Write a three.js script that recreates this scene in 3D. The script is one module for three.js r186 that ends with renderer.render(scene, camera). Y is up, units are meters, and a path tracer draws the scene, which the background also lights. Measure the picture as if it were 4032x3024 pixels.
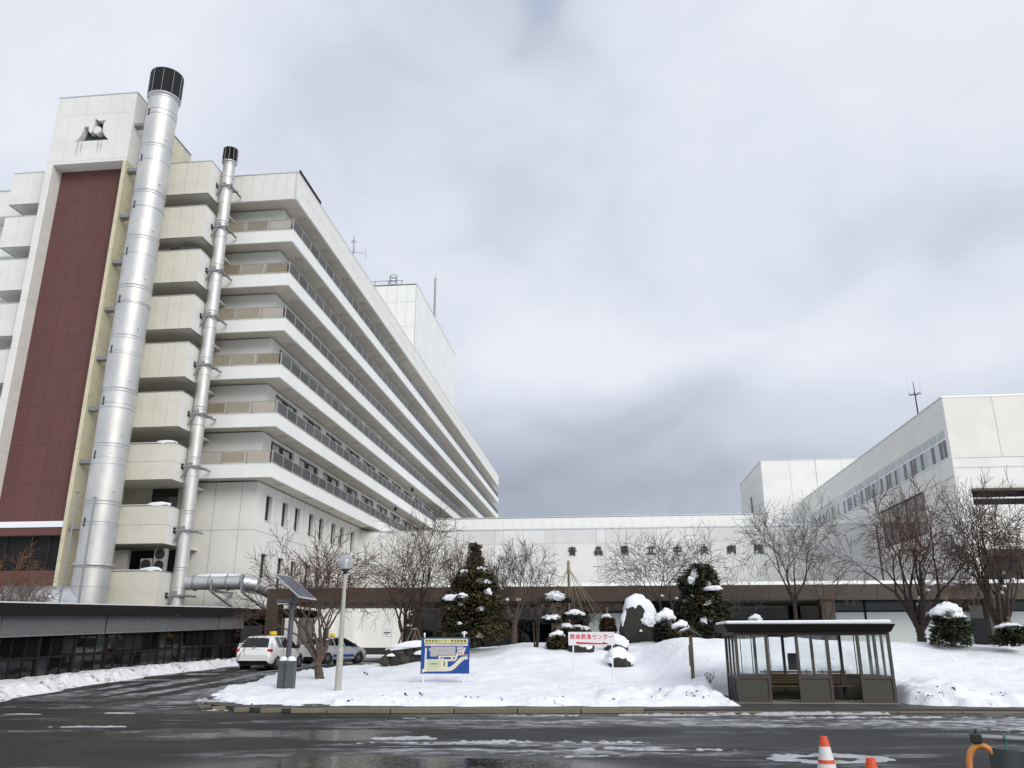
import * as THREE from 'three';
import { mergeGeometries, mergeVertices, toCreasedNormals } from 'three/addons/utils/BufferGeometryUtils.js';
import { RoundedBoxGeometry } from 'three/addons/geometries/RoundedBoxGeometry.js';

// ------------------------------------------------------------------ camera, sky, sun, exposure
const D2R = Math.PI / 180;
const scene = new THREE.Scene();
const camera = new THREE.PerspectiveCamera(50.31, 4 / 3, 0.1, 3000);
camera.position.set(0, 1.75, 0);
camera.rotation.set(17.6 * D2R, 0, 0);

const renderer = new THREE.WebGLRenderer();
renderer.toneMapping = THREE.LinearToneMapping;
renderer.toneMappingExposure = 1.3;
renderer.shadowMap.enabled = true;

const sun = new THREE.DirectionalLight(new THREE.Color(1, 0.96, 0.9), 1.5);
sun.position.set(50, 56, 34);
sun.target.position.set(0, 0, -45);
sun.castShadow = true;
sun.shadow.radius = 60;
Object.assign(sun.shadow.camera, { left: -90, right: 90, top: 90, bottom: -90, near: 1, far: 400 });
scene.add(sun, sun.target);

// ---- numbers and noise
function rng(seed) { let a = seed >>> 0; return () => { a = (a + 0x6d2b79f5) | 0; let t = Math.imul(a ^ (a >>> 15), 1 | a); t = (t + Math.imul(t ^ (t >>> 7), 61 | t)) ^ t; return ((t ^ (t >>> 14)) >>> 0) / 4294967296; }; }
const hash3 = (x, y, z) => { let h = Math.imul(x, 374761393) ^ Math.imul(y, 668265263) ^ Math.imul(z, 2147483647 ^ 0x5bd1e995); h = Math.imul(h ^ (h >>> 13), 1274126177); h ^= h >>> 16; return (h >>> 0) / 4294967296; };
const fade = (t) => t * t * t * (t * (t * 6 - 15) + 10);
const mix = (a, b, t) => a + (b - a) * t;
const clamp = (x, a = 0, b = 1) => (x < a ? a : x > b ? b : x);
const sstep = (a, b, x) => { const t = clamp((x - a) / (b - a)); return t * t * (3 - 2 * t); };
function noise2(x, y, seed = 0, period = 0) {
  let xi = Math.floor(x), yi = Math.floor(y); const u = fade(x - xi), v = fade(y - yi); let x1 = xi + 1, y1 = yi + 1;
  if (period) { xi = ((xi % period) + period) % period; x1 = ((x1 % period) + period) % period; yi = ((yi % period) + period) % period; y1 = ((y1 % period) + period) % period; }
  return mix(mix(hash3(xi, yi, seed), hash3(x1, yi, seed), u), mix(hash3(xi, y1, seed), hash3(x1, y1, seed), u), v);
}
function fbm2(x, y, oct = 4, seed = 0, period = 0) { let s = 0, a = 0.5, n = 0; for (let i = 0; i < oct; i++) { s += a * noise2(x, y, seed + i * 17, period); n += a; a *= 0.5; x *= 2; y *= 2; period *= 2; } return s / n; }
function noise3(x, y, z, seed = 0) {
  const xi = Math.floor(x), yi = Math.floor(y), zi = Math.floor(z), u = fade(x - xi), v = fade(y - yi), w = fade(z - zi), q = (a, b, c) => hash3(a + seed * 131, b, c);
  return mix(mix(mix(q(xi, yi, zi), q(xi + 1, yi, zi), u), mix(q(xi, yi + 1, zi), q(xi + 1, yi + 1, zi), u), v), mix(mix(q(xi, yi, zi + 1), q(xi + 1, yi, zi + 1), u), mix(q(xi, yi + 1, zi + 1), q(xi + 1, yi + 1, zi + 1), u), v), w);
}
function fbm3(x, y, z, oct = 4, seed = 0) { let s = 0, a = 0.5, n = 0; for (let i = 0; i < oct; i++) { s += a * noise3(x, y, z, seed + i); n += a; a *= 0.5; x *= 2.03; y *= 2.03; z *= 2.03; } return s / n; }

// ---- the winter sky: layered cloud with thin places, computed for the whole sphere
{
  const W = 2048, Hh = 1024, px = new Float32Array(W * Hh * 4);
  // cloud masses: azimuth (right of north = -z), elevation, radii in degrees, lift
  const mass = [
    [-32, 36, 16, 12, 0.16], [-14, 36, 6, 5, -0.20], [-9, 32, 5, 5, 0.06], [2.5, 45, 3, 4.5, -0.5], [5, 39, 4, 5, -0.08], [-3, 31, 8, 6, -0.10], [13, 37, 9, 6, 0.10], [31, 37, 12, 7, 0.18],
    [22, 26, 12, 3.2, -0.24], [34, 23, 9, 3, -0.22], [10, 27, 8, 3, -0.06], [4, 21.5, 9, 2.6, 0.26], [18, 20.5, 8, 2.4, 0.16], [31, 18.5, 8, 2.6, 0.18], [24, 14.5, 9, 2.4, -0.14], [8, 15, 9, 3, -0.26], [2, 8, 14, 5, -0.62], [18, 9.5, 14, 4, -0.42], [-8, 22, 6, 6, -0.12],
    [-25, 27, 7, 5, -0.05], [-8, 12, 8, 6, -0.2], [38, 11, 9, 5, -0.12],
  ];
  for (let j = 0; j < Hh; j++) {
    const el = ((j + 0.5) / Hh - 0.5) * Math.PI, y = Math.sin(el), c = Math.cos(el);
    for (let i = 0; i < W; i++) {
      const th = ((i + 0.5) / W - 0.5) * 2 * Math.PI, dx = Math.cos(th) * c, dz = Math.sin(th) * c, k = (j * W + i) * 4;
      if (y < -0.1) { px[k] = 0.24; px[k + 1] = 0.25; px[k + 2] = 0.265; px[k + 3] = 1; continue; }
      const wx = fbm3(dx * 3.2, y * 5, dz * 3.2, 4, 91) - 0.5, wz = fbm3(dx * 3.2 + 11, y * 5, dz * 3.2, 4, 57) - 0.5;
      const billow = fbm3(dx * 4.2 + wx * 1.6, y * 7.5 + wz * 1.6, dz * 4.2 + wx, 6, 33) - 0.5, wide = fbm3(dx * 1.6 + 3, y * 3.2, dz * 1.6, 3, 5) - 0.5;
      let n = billow * 0.42 + wide * 0.22;
      const az = Math.atan2(dx, -dz) / D2R + wx * 17, ed = el / D2R + wz * 9;
      for (const [ma, me, ra, re, lift] of mass) { let da = az - ma; if (da > 180) da -= 360; if (da < -180) da += 360; const q = (da / ra) ** 2 + ((ed - me) / re) ** 2; if (q < 9) n += 0.5 * lift * Math.exp(-q); }
      const b = clamp(0.705 + n, 0.02, 1.0);           // low = grey underside or thin place, 1 = bright cloud
      const open = y > 0.3 ? 0.8 * sstep(0.56, 0.16, b) : 0;
      const g = 0.26 + 0.43 * sstep(0.02, 0.98, b);
      px[k] = mix(g * (0.815 + 0.14 * b), 0.31, open); px[k + 1] = mix(g * (0.935 + 0.05 * b), 0.41, open); px[k + 2] = mix(g * (1.19 - 0.14 * b), 0.64, open); px[k + 3] = 1;
      if (y < 0) { const t = sstep(0, -0.1, y); px[k] = mix(px[k], 0.24, t); px[k + 1] = mix(px[k + 1], 0.25, t); px[k + 2] = mix(px[k + 2], 0.265, t); }
    }
  }
  const sky = new THREE.DataTexture(px, W, Hh, THREE.RGBAFormat, THREE.FloatType);
  sky.mapping = THREE.EquirectangularReflectionMapping; sky.magFilter = sky.minFilter = THREE.LinearFilter; sky.colorSpace = THREE.LinearSRGBColorSpace; sky.needsUpdate = true;
  scene.background = sky; scene.environment = sky; scene.backgroundIntensity = 1.0; scene.environmentIntensity = 1.0;
}

// ------------------------------------------------------------------ helpers
const A = -6.44 * D2R;                                            // the hospital stands turned by this against the road
const hw = (x, z) => [x * Math.cos(A) + z * Math.sin(A), -x * Math.sin(A) + z * Math.cos(A)];
const OFF = new WeakMap();
const used = new Map();
function numbered(n) { const k = used.get(n) || 0; used.set(n, k + 1); return k ? n + '_' + String(k).padStart(3, '0') : n; }
function tag(o, label, category, group) { o.userData = { label, category }; if (group) o.userData.group = group; return o; }
function thing(name, label, category, [x, y, z] = [0, 0, 0], turn = 0, group) {
  const o = new THREE.Group(); o.name = numbered(name); scene.add(o); o.position.set(x, y, z); o.rotation.y = turn; OFF.set(o, [0, 0, 0]); return tag(o, label, category, group);
}
// a thing that stands in the hospital's own axes: its parts are given in those axes
function hthing(name, label, category, [x, y, z], group) { const [wx, wz] = hw(x, z); const o = thing(name, label, category, [wx, y, wz], A, group); OFF.set(o, [x, y, z]); return o; }
const flat = (g) => { const n = g.index ? g.toNonIndexed() : g; for (const k of Object.keys(n.attributes)) if (!['position', 'normal', 'uv', 'color'].includes(k)) n.deleteAttribute(k); return n; };
function join(gs) { gs = (Array.isArray(gs) ? gs.flat(9) : [gs]).filter(Boolean); if (gs.length === 1) return gs[0]; return mergeGeometries(gs.map(flat)); }
function part(parent, name, gs, m) {
  const g = join(gs), off = OFF.get(parent) || [0, 0, 0]; if (off[0] || off[1] || off[2]) g.translate(-off[0], -off[1], -off[2]);
  const o = new THREE.Mesh(g, m); o.name = name; o.castShadow = o.receiveShadow = true; parent.add(o); OFF.set(o, off); return o;
}
function piece(parent, name, g, m, [x, y, z], ry = 0) {           // shared geometry, own place
  const off = OFF.get(parent) || [0, 0, 0], o = new THREE.Mesh(g, m); o.name = name; o.position.set(x - off[0], y - off[1], z - off[2]); o.rotation.y = ry; o.castShadow = o.receiveShadow = true; parent.add(o); OFF.set(o, [x, y, z]); return o;
}
function single(name, gs, m, label, category, group) { const o = new THREE.Mesh(join(gs), m); o.name = numbered(name); o.castShadow = o.receiveShadow = true; scene.add(o); return tag(o, label, category, group); }
function struct(name, gs, m, kind = 'structure') { const o = new THREE.Mesh(join(gs), m); o.name = numbered(name); o.castShadow = o.receiveShadow = true; o.userData = { kind }; scene.add(o); return o; }
function copy(o, pos, label, ry) { const c = o.clone(); c.name = numbered(o.name.replace(/_\d{3}$/, '')); c.userData = { ...o.userData }; if (pos) c.position.set(...pos); if (label) c.userData.label = label; if (ry !== undefined) c.rotation.y = ry; scene.add(c); return c; }

function muv(g, s = 1) {                                          // uv in metres by the way a face points
  const p = g.attributes.position, n = g.attributes.normal, uv = new Float32Array(p.count * 2);
  for (let i = 0; i < p.count; i++) { const ax = Math.abs(n.getX(i)), ay = Math.abs(n.getY(i)), az = Math.abs(n.getZ(i)); let u, v; if (ay > ax && ay > az) { u = p.getX(i); v = p.getZ(i); } else if (ax > az) { u = p.getZ(i); v = p.getY(i); } else { u = p.getX(i); v = p.getY(i); } uv[2 * i] = u * s; uv[2 * i + 1] = v * s; }
  g.setAttribute('uv', new THREE.BufferAttribute(uv, 2)); return g;
}
function box(x0, x1, y0, y1, z0, z1) { const g = flat(new THREE.BoxGeometry(Math.abs(x1 - x0), Math.abs(y1 - y0), Math.abs(z1 - z0))); g.translate((x0 + x1) / 2, (y0 + y1) / 2, (z0 + z1) / 2); return muv(g); }
function rbox(x0, x1, y0, y1, z0, z1, r = 0.02) { const g = flat(new RoundedBoxGeometry(Math.abs(x1 - x0), Math.abs(y1 - y0), Math.abs(z1 - z0), 2, r)); g.translate((x0 + x1) / 2, (y0 + y1) / 2, (z0 + z1) / 2); return muv(g); }
const V = (x, y, z) => new THREE.Vector3(x, y, z);
function rod(a, b, r0, r1 = r0, n = 8, open = false) {            // straight tapered rod
  const p = V(...a), q = V(...b), d = q.clone().sub(p), g = flat(new THREE.CylinderGeometry(r1, r0, d.length(), n, 1, open));
  g.applyQuaternion(new THREE.Quaternion().setFromUnitVectors(V(0, 1, 0), d.clone().normalize())); g.translate((p.x + q.x) / 2, (p.y + q.y) / 2, (p.z + q.z) / 2); return g;
}
function bar(a, b, w, h) {                                        // square bar
  const p = V(...a), q = V(...b), d = q.clone().sub(p), g = flat(new THREE.BoxGeometry(w, d.length(), h));
  g.applyQuaternion(new THREE.Quaternion().setFromUnitVectors(V(0, 1, 0), d.normalize())); g.translate((p.x + q.x) / 2, (p.y + q.y) / 2, (p.z + q.z) / 2); return g;
}
function hexa(c) {                                                // box with free corners: bottom 4 (ccw from above), top 4
  const q = [[0, 3, 2, 1], [4, 5, 6, 7], [0, 1, 5, 4], [1, 2, 6, 5], [2, 3, 7, 6], [3, 0, 4, 7]], pos = [];
  for (const [a, b, d, e] of q) for (const k of [a, b, d, a, d, e]) pos.push(...c[k]);
  const g = new THREE.BufferGeometry(); g.setAttribute('position', new THREE.Float32BufferAttribute(pos, 3)); g.computeVertexNormals(); return muv(g);
}
function lathe(pts, n = 24) { const g = flat(new THREE.LatheGeometry(pts.map(([r, y]) => new THREE.Vector2(r, y)), n)); return g; }
function extr(pts, depth, holes = [], bevel = 0) {
  const s = new THREE.Shape(pts.map(([x, y]) => new THREE.Vector2(x, y))); for (const h of holes) s.holes.push(new THREE.Path(h.map(([x, y]) => new THREE.Vector2(x, y))));
  return flat(new THREE.ExtrudeGeometry(s, { depth, bevelEnabled: bevel > 0, bevelSize: bevel, bevelThickness: bevel, bevelSegments: 1 }));
}
function blob(rx, ry, rz, seed, amp = 0.25, det = 3, freq = 1.6, flatBottom = -0.35) {
  let g = new THREE.IcosahedronGeometry(1, det); g.deleteAttribute('uv'); g.deleteAttribute('normal'); g = mergeVertices(g, 1e-4); const p = g.attributes.position;
  for (let i = 0; i < p.count; i++) { const x = p.getX(i), y = p.getY(i), z = p.getZ(i), k = 1 + amp * (fbm3(x * freq + 9, y * freq + 9, z * freq + 9, 3, seed) - 0.5) * 2 + amp * 0.45 * (fbm3(x * freq * 3.4, y * freq * 3.4 + 5, z * freq * 3.4, 3, seed + 7) - 0.5) * 2; p.setXYZ(i, x * k * rx, Math.max(y * k, flatBottom) * ry, z * k * rz); }
  g.computeVertexNormals(); return muv(flat(g));
}

// ---- textures
function tex(w, h, fn, srgb = true) {
  const d = new Uint8Array(w * h * 4);
  for (let j = 0; j < h; j++) for (let i = 0; i < w; i++) { const c = fn(i / w, j / h, i, j), k = (j * w + i) * 4; d[k] = clamp(c[0]) * 255; d[k + 1] = clamp(c[1]) * 255; d[k + 2] = clamp(c[2]) * 255; d[k + 3] = 255; }
  const t = new THREE.DataTexture(d, w, h); t.wrapS = t.wrapT = THREE.RepeatWrapping; t.magFilter = t.minFilter = THREE.LinearFilter; if (srgb) t.colorSpace = THREE.SRGBColorSpace; t.needsUpdate = true; return t;
}
const rep = (t, u, v = u) => { const c = t.clone(); c.repeat.set(u, v); c.needsUpdate = true; return c; };
const tPaint = tex(512, 512, (u, v) => { const a = fbm2(u * 6, v * 6, 4, 3, 6), b = fbm2(u * 60, v * 40, 2, 8, 60), s = fbm2(u * 40, v * 2, 3, 12, 2); const k = 0.94 + 0.06 * a + 0.02 * (b - 0.5) - 0.012 * sstep(0.55, 0.8, s) * a; return [k, k * 0.998, k * 0.985]; });
const tStain = tex(512, 512, (u, v) => { const a = fbm2(u * 8, v * 8, 4, 31, 8), s = fbm2(u * 26, v * 2, 3, 19, 2), k = 0.86 + 0.12 * a, y = 0.5 * sstep(0.45, 0.75, s) * a + 0.12 * a; return [k, k * (1 - 0.05 * y), k * (1 - 0.32 * y)]; });
const tMetal = tex(512, 512, (u, v) => { const a = fbm2(u * 5, v * 5, 4, 41, 5), s = fbm2(u * 34, v * 2, 3, 47, 2), k = 0.86 + 0.14 * a, y = sstep(0.58, 0.82, s) * a; return [k, k * (1 - 0.03 * y), k * (1 - 0.11 * y)]; });
const tGrain = tex(512, 512, (u, v) => { const a = fbm2(u * 32, v * 32, 3, 51, 32), k = 0.45 + 0.55 * a; return [k, k, k]; }, false);
const tLump = tex(512, 512, (u, v) => { const a = fbm2(u * 8, v * 8, 6, 61, 8); return [a, a, a]; }, false);
const tBark = tex(256, 512, (u, v) => { const a = fbm2(u * 14, v * 6, 4, 71, 2), k = 0.55 + 0.6 * a; return [k, k * 0.97, k * 0.93]; });
const tWood = tex(256, 256, (u, v) => { const a = fbm2(u * 3, v * 40, 3, 81, 1), k = 0.65 + 0.45 * a; return [k, k * 0.97, k * 0.92]; });
const tSnow = tex(512, 512, (u, v) => { const a = fbm2(u * 5, v * 5, 5, 91, 5), b = noise2(u * 90, v * 90, 95, 90), d = sstep(0.86, 0.97, b) * sstep(0.52, 0.7, a); return [0.985 - 0.34 * d, 0.985 - 0.36 * d, 0.99 - 0.4 * d]; });

const tDirtySnow = tex(512, 512, (u, v) => { const a = fbm2(u * 6, v * 6, 5, 191, 6), b = fbm2(u * 40, v * 40, 3, 195, 40), d = sstep(0.5, 0.68, a) * sstep(0.5, 0.7, b); return [0.985 - 0.4 * d, 0.985 - 0.43 * d, 0.99 - 0.5 * d]; });

const col = (r, g, b) => new THREE.Color().setRGB(r, g, b);
const std = (r, g, b, roughness = 0.7, extra = {}) => new THREE.MeshStandardMaterial({ color: col(r, g, b), roughness, ...extra });
const phys = (r, g, b, roughness, extra = {}) => new THREE.MeshPhysicalMaterial({ color: col(r, g, b), roughness, ...extra });
const M = {
  white: std(0.80, 0.795, 0.775, 0.65, { map: rep(tPaint, 0.16) }),
  whiteCool: std(0.85, 0.855, 0.85, 0.6, { map: rep(tPaint, 0.13) }),
  cream: std(0.76, 0.74, 0.665, 0.7, { map: rep(tPaint, 0.2) }),
  yellowed: std(0.72, 0.685, 0.55, 0.75, { map: rep(tStain, 0.22) }),
  flank: std(0.68, 0.655, 0.57, 0.75, { map: rep(tStain, 0.2) }),
  greyWall: std(0.6, 0.6, 0.58, 0.7, { map: rep(tStain, 0.17) }),
  joint: std(0.22, 0.21, 0.2, 0.9),
  soffit: std(0.70, 0.655, 0.58, 0.75, { map: rep(tPaint, 0.3) }),
  red: std(0.122, 0.052, 0.046, 0.8),
  redDark: std(0.07, 0.025, 0.022, 0.8),
  louver: std(0.028, 0.028, 0.03, 0.6),
  steel: std(0.74, 0.75, 0.765, 0.58, { metalness: 0.8, map: rep(tMetal, 1, 1) }),
  steelPlain: std(0.62, 0.63, 0.64, 0.45, { metalness: 0.75 }),
  galv: std(0.30, 0.31, 0.32, 0.5, { metalness: 0.5 }),
  darkMetal: std(0.03, 0.03, 0.032, 0.5, { metalness: 0.3 }),
  rail: std(0.40, 0.38, 0.34, 0.45, { metalness: 0.4 }),
  railPanel: phys(0.50, 0.45, 0.35, 0.1, { transmission: 0.45, thickness: 0 }),
  railPanelSide: phys(0.11, 0.11, 0.113, 0.2, { transmission: 0.3, thickness: 0, specularIntensity: 0.2 }),
  glass: std(0.012, 0.014, 0.016, 0.04),
  glassGreen: std(0.02, 0.028, 0.027, 0.06),
  frame: std(0.06, 0.06, 0.062, 0.5, { metalness: 0.3 }),
  whiteFrame: std(0.74, 0.75, 0.75, 0.45),
  curtain: std(0.55, 0.56, 0.55, 0.9),
  ridgeSnow: std(0.82, 0.82, 0.83, 0.85, { map: rep(tDirtySnow, 0.3), bumpMap: rep(tLump, 0.9), bumpScale: 0.06 }),
  blind: std(0.55, 0.58, 0.58, 0.7),
  bronze: std(0.058, 0.041, 0.028, 0.5, { map: rep(tPaint, 0.6) }),
  bronzeDark: phys(0.014, 0.011, 0.0095, 0.7, { specularIntensity: 0.4 }),
  tarp: std(0.15, 0.155, 0.16, 0.62, { map: rep(tPaint, 0.5), bumpMap: rep(tLump, 0.25), bumpScale: 0.05 }),
  snow: std(0.84, 0.855, 0.885, 0.85, { map: rep(tSnow, 0.22), bumpMap: rep(tLump, 0.55), bumpScale: 0.04 }),
  snowCap: std(0.84, 0.855, 0.885, 0.85, { bumpMap: rep(tLump, 1.2), bumpScale: 0.02 }),
  kerb: std(0.22, 0.2, 0.165, 0.85, { map: rep(tStain, 0.8), bumpMap: rep(tGrain, 3), bumpScale: 0.004 }),
  pavement: std(0.055, 0.056, 0.058, 0.55, { map: rep(tStain, 0.35), bumpMap: rep(tGrain, 3), bumpScale: 0.004 }),
  concrete: std(0.3, 0.295, 0.28, 0.85, { map: rep(tStain, 0.6) }),
  bark: std(0.13, 0.105, 0.088, 0.95, { map: rep(tBark, 1, 1) }),
  barkDark: std(0.055, 0.043, 0.038, 0.95, { map: rep(tBark, 1, 1) }),
  twig: std(0.085, 0.055, 0.042, 0.95), twigRed: std(0.1, 0.055, 0.04, 0.95), twigGrey: std(0.13, 0.11, 0.097, 0.95),
  wood: std(0.2, 0.14, 0.08, 0.75, { map: rep(tWood, 1, 1) }),
  stake: std(0.25, 0.2, 0.15, 0.9, { map: rep(tWood, 1, 1) }),
  rope: std(0.33, 0.26, 0.16, 0.95), straw: std(0.3, 0.21, 0.1, 0.95),
  rock: std(0.036, 0.035, 0.033, 0.9, { map: rep(tStain, 0.7), bumpMap: rep(tLump, 0.8), bumpScale: 0.05 }),
  carWhite: phys(0.82, 0.82, 0.80, 0.3, { clearcoat: 1, clearcoatRoughness: 0.05 }),
  carSilver: phys(0.66, 0.67, 0.675, 0.32, { metalness: 0.25, clearcoat: 1, clearcoatRoughness: 0.05 }),
  carGlass: std(0.008, 0.009, 0.01, 0.05), black: std(0.015, 0.015, 0.016, 0.7), tyre: std(0.018, 0.018, 0.018, 0.9), rim: std(0.55, 0.56, 0.57, 0.3, { metalness: 0.8 }),
  lampRed: phys(0.45, 0.012, 0.015, 0.15, { clearcoat: 1 }), lampClear: phys(0.7, 0.72, 0.74, 0.12, { clearcoat: 1 }), yellow: std(0.75, 0.55, 0.03, 0.4), blue: std(0.015, 0.09, 0.42, 0.35),
  pole: std(0.52, 0.53, 0.53, 0.5, { metalness: 0.25, map: rep(tStain, 1, 0.5) }), postGrey: std(0.075, 0.08, 0.088, 0.5), signWhite: std(0.78, 0.78, 0.79, 0.5),
  orange: std(0.72, 0.09, 0.02, 0.5), orangePipe: std(0.62, 0.24, 0.06, 0.5), reflect: std(0.72, 0.72, 0.72, 0.55), net: std(0.05, 0.065, 0.065, 0.8),
};
// ------------------------------------------------------------------ ground, road, snow
const roadH = (x, z) => (z > -24 ? 0 : 0.75 * (1 - Math.exp(-(-24 - z) / 14)) * sstep(0, 2.5, -24 - z));
function grid(xs, zs, h) {                                        // sheet of quads over given lines, uv in metres
  const pos = [], uv = [], idx = []; for (const z of zs) for (const x of xs) { pos.push(x, h(x, z), z); uv.push(x, z); }
  for (let j = 0; j + 1 < zs.length; j++) for (let i = 0; i + 1 < xs.length; i++) { const a = j * xs.length + i, b = a + 1, c = a + xs.length, d = c + 1; idx.push(a, b, c, b, d, c); }
  const g = new THREE.BufferGeometry(); g.setAttribute('position', new THREE.Float32BufferAttribute(pos, 3)); g.setAttribute('uv', new THREE.Float32BufferAttribute(uv, 2)); g.setIndex(idx); g.computeVertexNormals();
  if (g.attributes.normal.getY(0) < 0) { for (let i = 0; i < idx.length; i += 3) [idx[i], idx[i + 1]] = [idx[i + 1], idx[i]]; g.setIndex(idx); g.computeVertexNormals(); } return g;
}
const lin = (a, b, n) => Array.from({ length: n + 1 }, (_, i) => a + ((b - a) * i) / n);
struct('ground', grid([-900, -300, -120, ...lin(-60, 60, 30), 120, 300, 900], [60, 20, 0, ...lin(-10, -110, 40), -200, -400, -1200], (x, z) => roadH(x, z) - 0.03), std(0.78, 0.79, 0.81, 0.9, { map: rep(tDirtySnow, 0.1) }));

// asphalt of the road and the drive: wet, with dry places and grey slush films where the wheels have spread it
{
  const X0 = -30, Z0 = -64, S = 64, N = 2048, c8 = new Uint8Array(N * N * 4), r8 = new Uint8Array(N * N * 4);
  for (let j = 0; j < N; j++) for (let i = 0; i < N; i++) {
    const x = X0 + ((i + 0.5) / N) * S, z = Z0 + ((j + 0.5) / N) * S, k = (j * N + i) * 4;
    const drive = sstep(-25.5, -29, z), lx = x + 0.08 * (z + 30);                       // on the drive things run along z, on the road along x
    const wob = fbm2(x * 0.35, z * 0.35, 3, 5) - 0.5;
    const a = fbm2(x * 0.22 + wob, z * 1.15 + wob * 2, 5, 11), b = fbm2(lx * 1.4 + wob * 1.5, z * 0.16, 5, 23), s = mix(a, b, drive);
    const fine = fbm2(x * 9, z * 9, 2, 77), speck = fbm2(x * 3.2 + wob, z * 4.5, 4, 151), patch = fbm2(x * 0.16 + 4, z * 0.3, 4, 88);
    // grey slush films
    let f = 0; const st = 0.65 * s + 0.35 * fbm2(x * 0.9, z * 5.5, 3, 131), zw = z + wob * 1.5;
    f = Math.max(f, sstep(-18.6, -20.2, zw) * sstep(-23.1, -22.7, z) * sstep(-4.5, 0.5, x + wob * 4) * (0.25 + 0.75 * sstep(0.42, 0.56, st)));
    f = Math.max(f, 0.85 * drive * sstep(0.49, 0.6, b) * sstep(-17.5, -14.8, x) * sstep(-55, -47, z));
    f = Math.max(f, 0.85 * sstep(2.8, 0.5, Math.hypot((x + 8.8) * 0.75, (z + 25.4) * 1.2)) * sstep(0.4, 0.52, st));
    f = Math.max(f, 0.9 * sstep(1.05, 0.5, Math.hypot((x - 0.5) / 5.2, (z + 15.6 + wob * 1.6) / 1.25)) * sstep(0.42, 0.56, st));
    f = Math.max(f, 0.4 * sstep(0.54, 0.68, st) * (1 - drive));
    f = Math.max(f, 0.75 * sstep(7, 11, x) * sstep(-16.2, -18.4, zw) * sstep(0.4, 0.54, st));
    f *= 0.3 + 0.7 * sstep(0.4, 0.56, speck); f *= 0.6 + 0.4 * sstep(0.3, 0.62, fine);
    const dry = sstep(0.46, 0.62, patch), d = 0.011 + 0.012 * dry + 0.010 * (fine - 0.5);
    const R = mix(d, 0.42, f), G = mix(d * 0.98, 0.425, f), B = mix(d * 0.95, 0.44, f), sr = (q) => 255 * (q <= 0.0031308 ? 12.92 * q : 1.055 * Math.pow(q, 1 / 2.4) - 0.055);
    c8[k] = sr(R); c8[k + 1] = sr(G); c8[k + 2] = sr(B); c8[k + 3] = 255;
    const pud = Math.max(sstep(1.1, 0.5, Math.hypot((x + 1.6) / 4.2, (z + 13.2) / 1.7 + wob * 0.8)), 0.8 * sstep(0.6, 0.72, fbm2(x * 0.3, z * 0.5, 3, 141)));
    const ro = clamp(mix(mix(0.46 + 0.2 * dry, 0.07, pud), 0.75, f) + 0.08 * (fine - 0.5), 0.04, 1);
    r8[k] = r8[k + 1] = r8[k + 2] = ro * 255; r8[k + 3] = 255;
  }
  const mk = (d, srgb) => { const t = new THREE.DataTexture(d, N, N); t.magFilter = t.minFilter = THREE.LinearFilter; t.wrapS = t.wrapT = THREE.ClampToEdgeWrapping; if (srgb) t.colorSpace = THREE.SRGBColorSpace; t.needsUpdate = true; return t; };
  const g = grid(lin(X0, X0 + S, 64), lin(Z0, Z0 + S, 96), roadH), uv = g.attributes.uv;
  for (let i = 0; i < uv.count; i++) uv.setXY(i, (uv.getX(i) - X0) / S, (uv.getY(i) - Z0) / S);
  const bump = rep(tGrain, 40);
  struct('road', g, new THREE.MeshPhysicalMaterial({ map: mk(c8, true), roughnessMap: mk(r8, false), roughness: 1, specularIntensity: 0.32, bumpMap: bump, bumpScale: 0.004 }));
}

// the snow-covered garden
const island = [[-8.6, -25.6], [-7.6, -24.7], [-6, -24.3], [-2, -24.05], [3, -24.0], [6.3, -24.15], [6.45, -27.75], [11.25, -27.3], [11.15, -24.75], [12.4, -23.95], [16, -23.75], [34, -23.6], [34, -47], [-2.5, -47.5], [-6.3, -45.5], [-8.8, -41], [-9.6, -35], [-9.7, -29], [-9.3, -26.8]];
function inside(x, z) { let d = 1e9, ins = false; for (let i = 0, j = island.length - 1; i < island.length; j = i++) { const [ax, az] = island[j], [bx, bz] = island[i]; if ((bz > z) !== (az > z) && x < ((ax - bx) * (z - bz)) / (az - bz) + bx) ins = !ins; const ux = bx - ax, uz = bz - az, t = clamp(((x - ax) * ux + (z - az) * uz) / (ux * ux + uz * uz)); d = Math.min(d, Math.hypot(x - ax - ux * t, z - az - uz * t)); } return ins ? d : -d; }
const crestAt = (x) => { const t = [[-12, 0.45], [-9, 0.62], [-7, 0.85], [-5.5, 1.1], [-3.5, 1.4], [-1.5, 1.72], [1, 1.95], [5, 1.9], [8, 1.95], [12, 2.0], [15, 1.93], [18, 1.85], [24, 1.7], [40, 1.6]]; for (let i = 1; i < t.length; i++) if (x < t[i][0]) { const k = clamp((x - t[i - 1][0]) / (t[i][0] - t[i - 1][0])); return mix(t[i - 1][1], t[i][1], k * k * (3 - 2 * k)); } return 1.6; };
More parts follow.
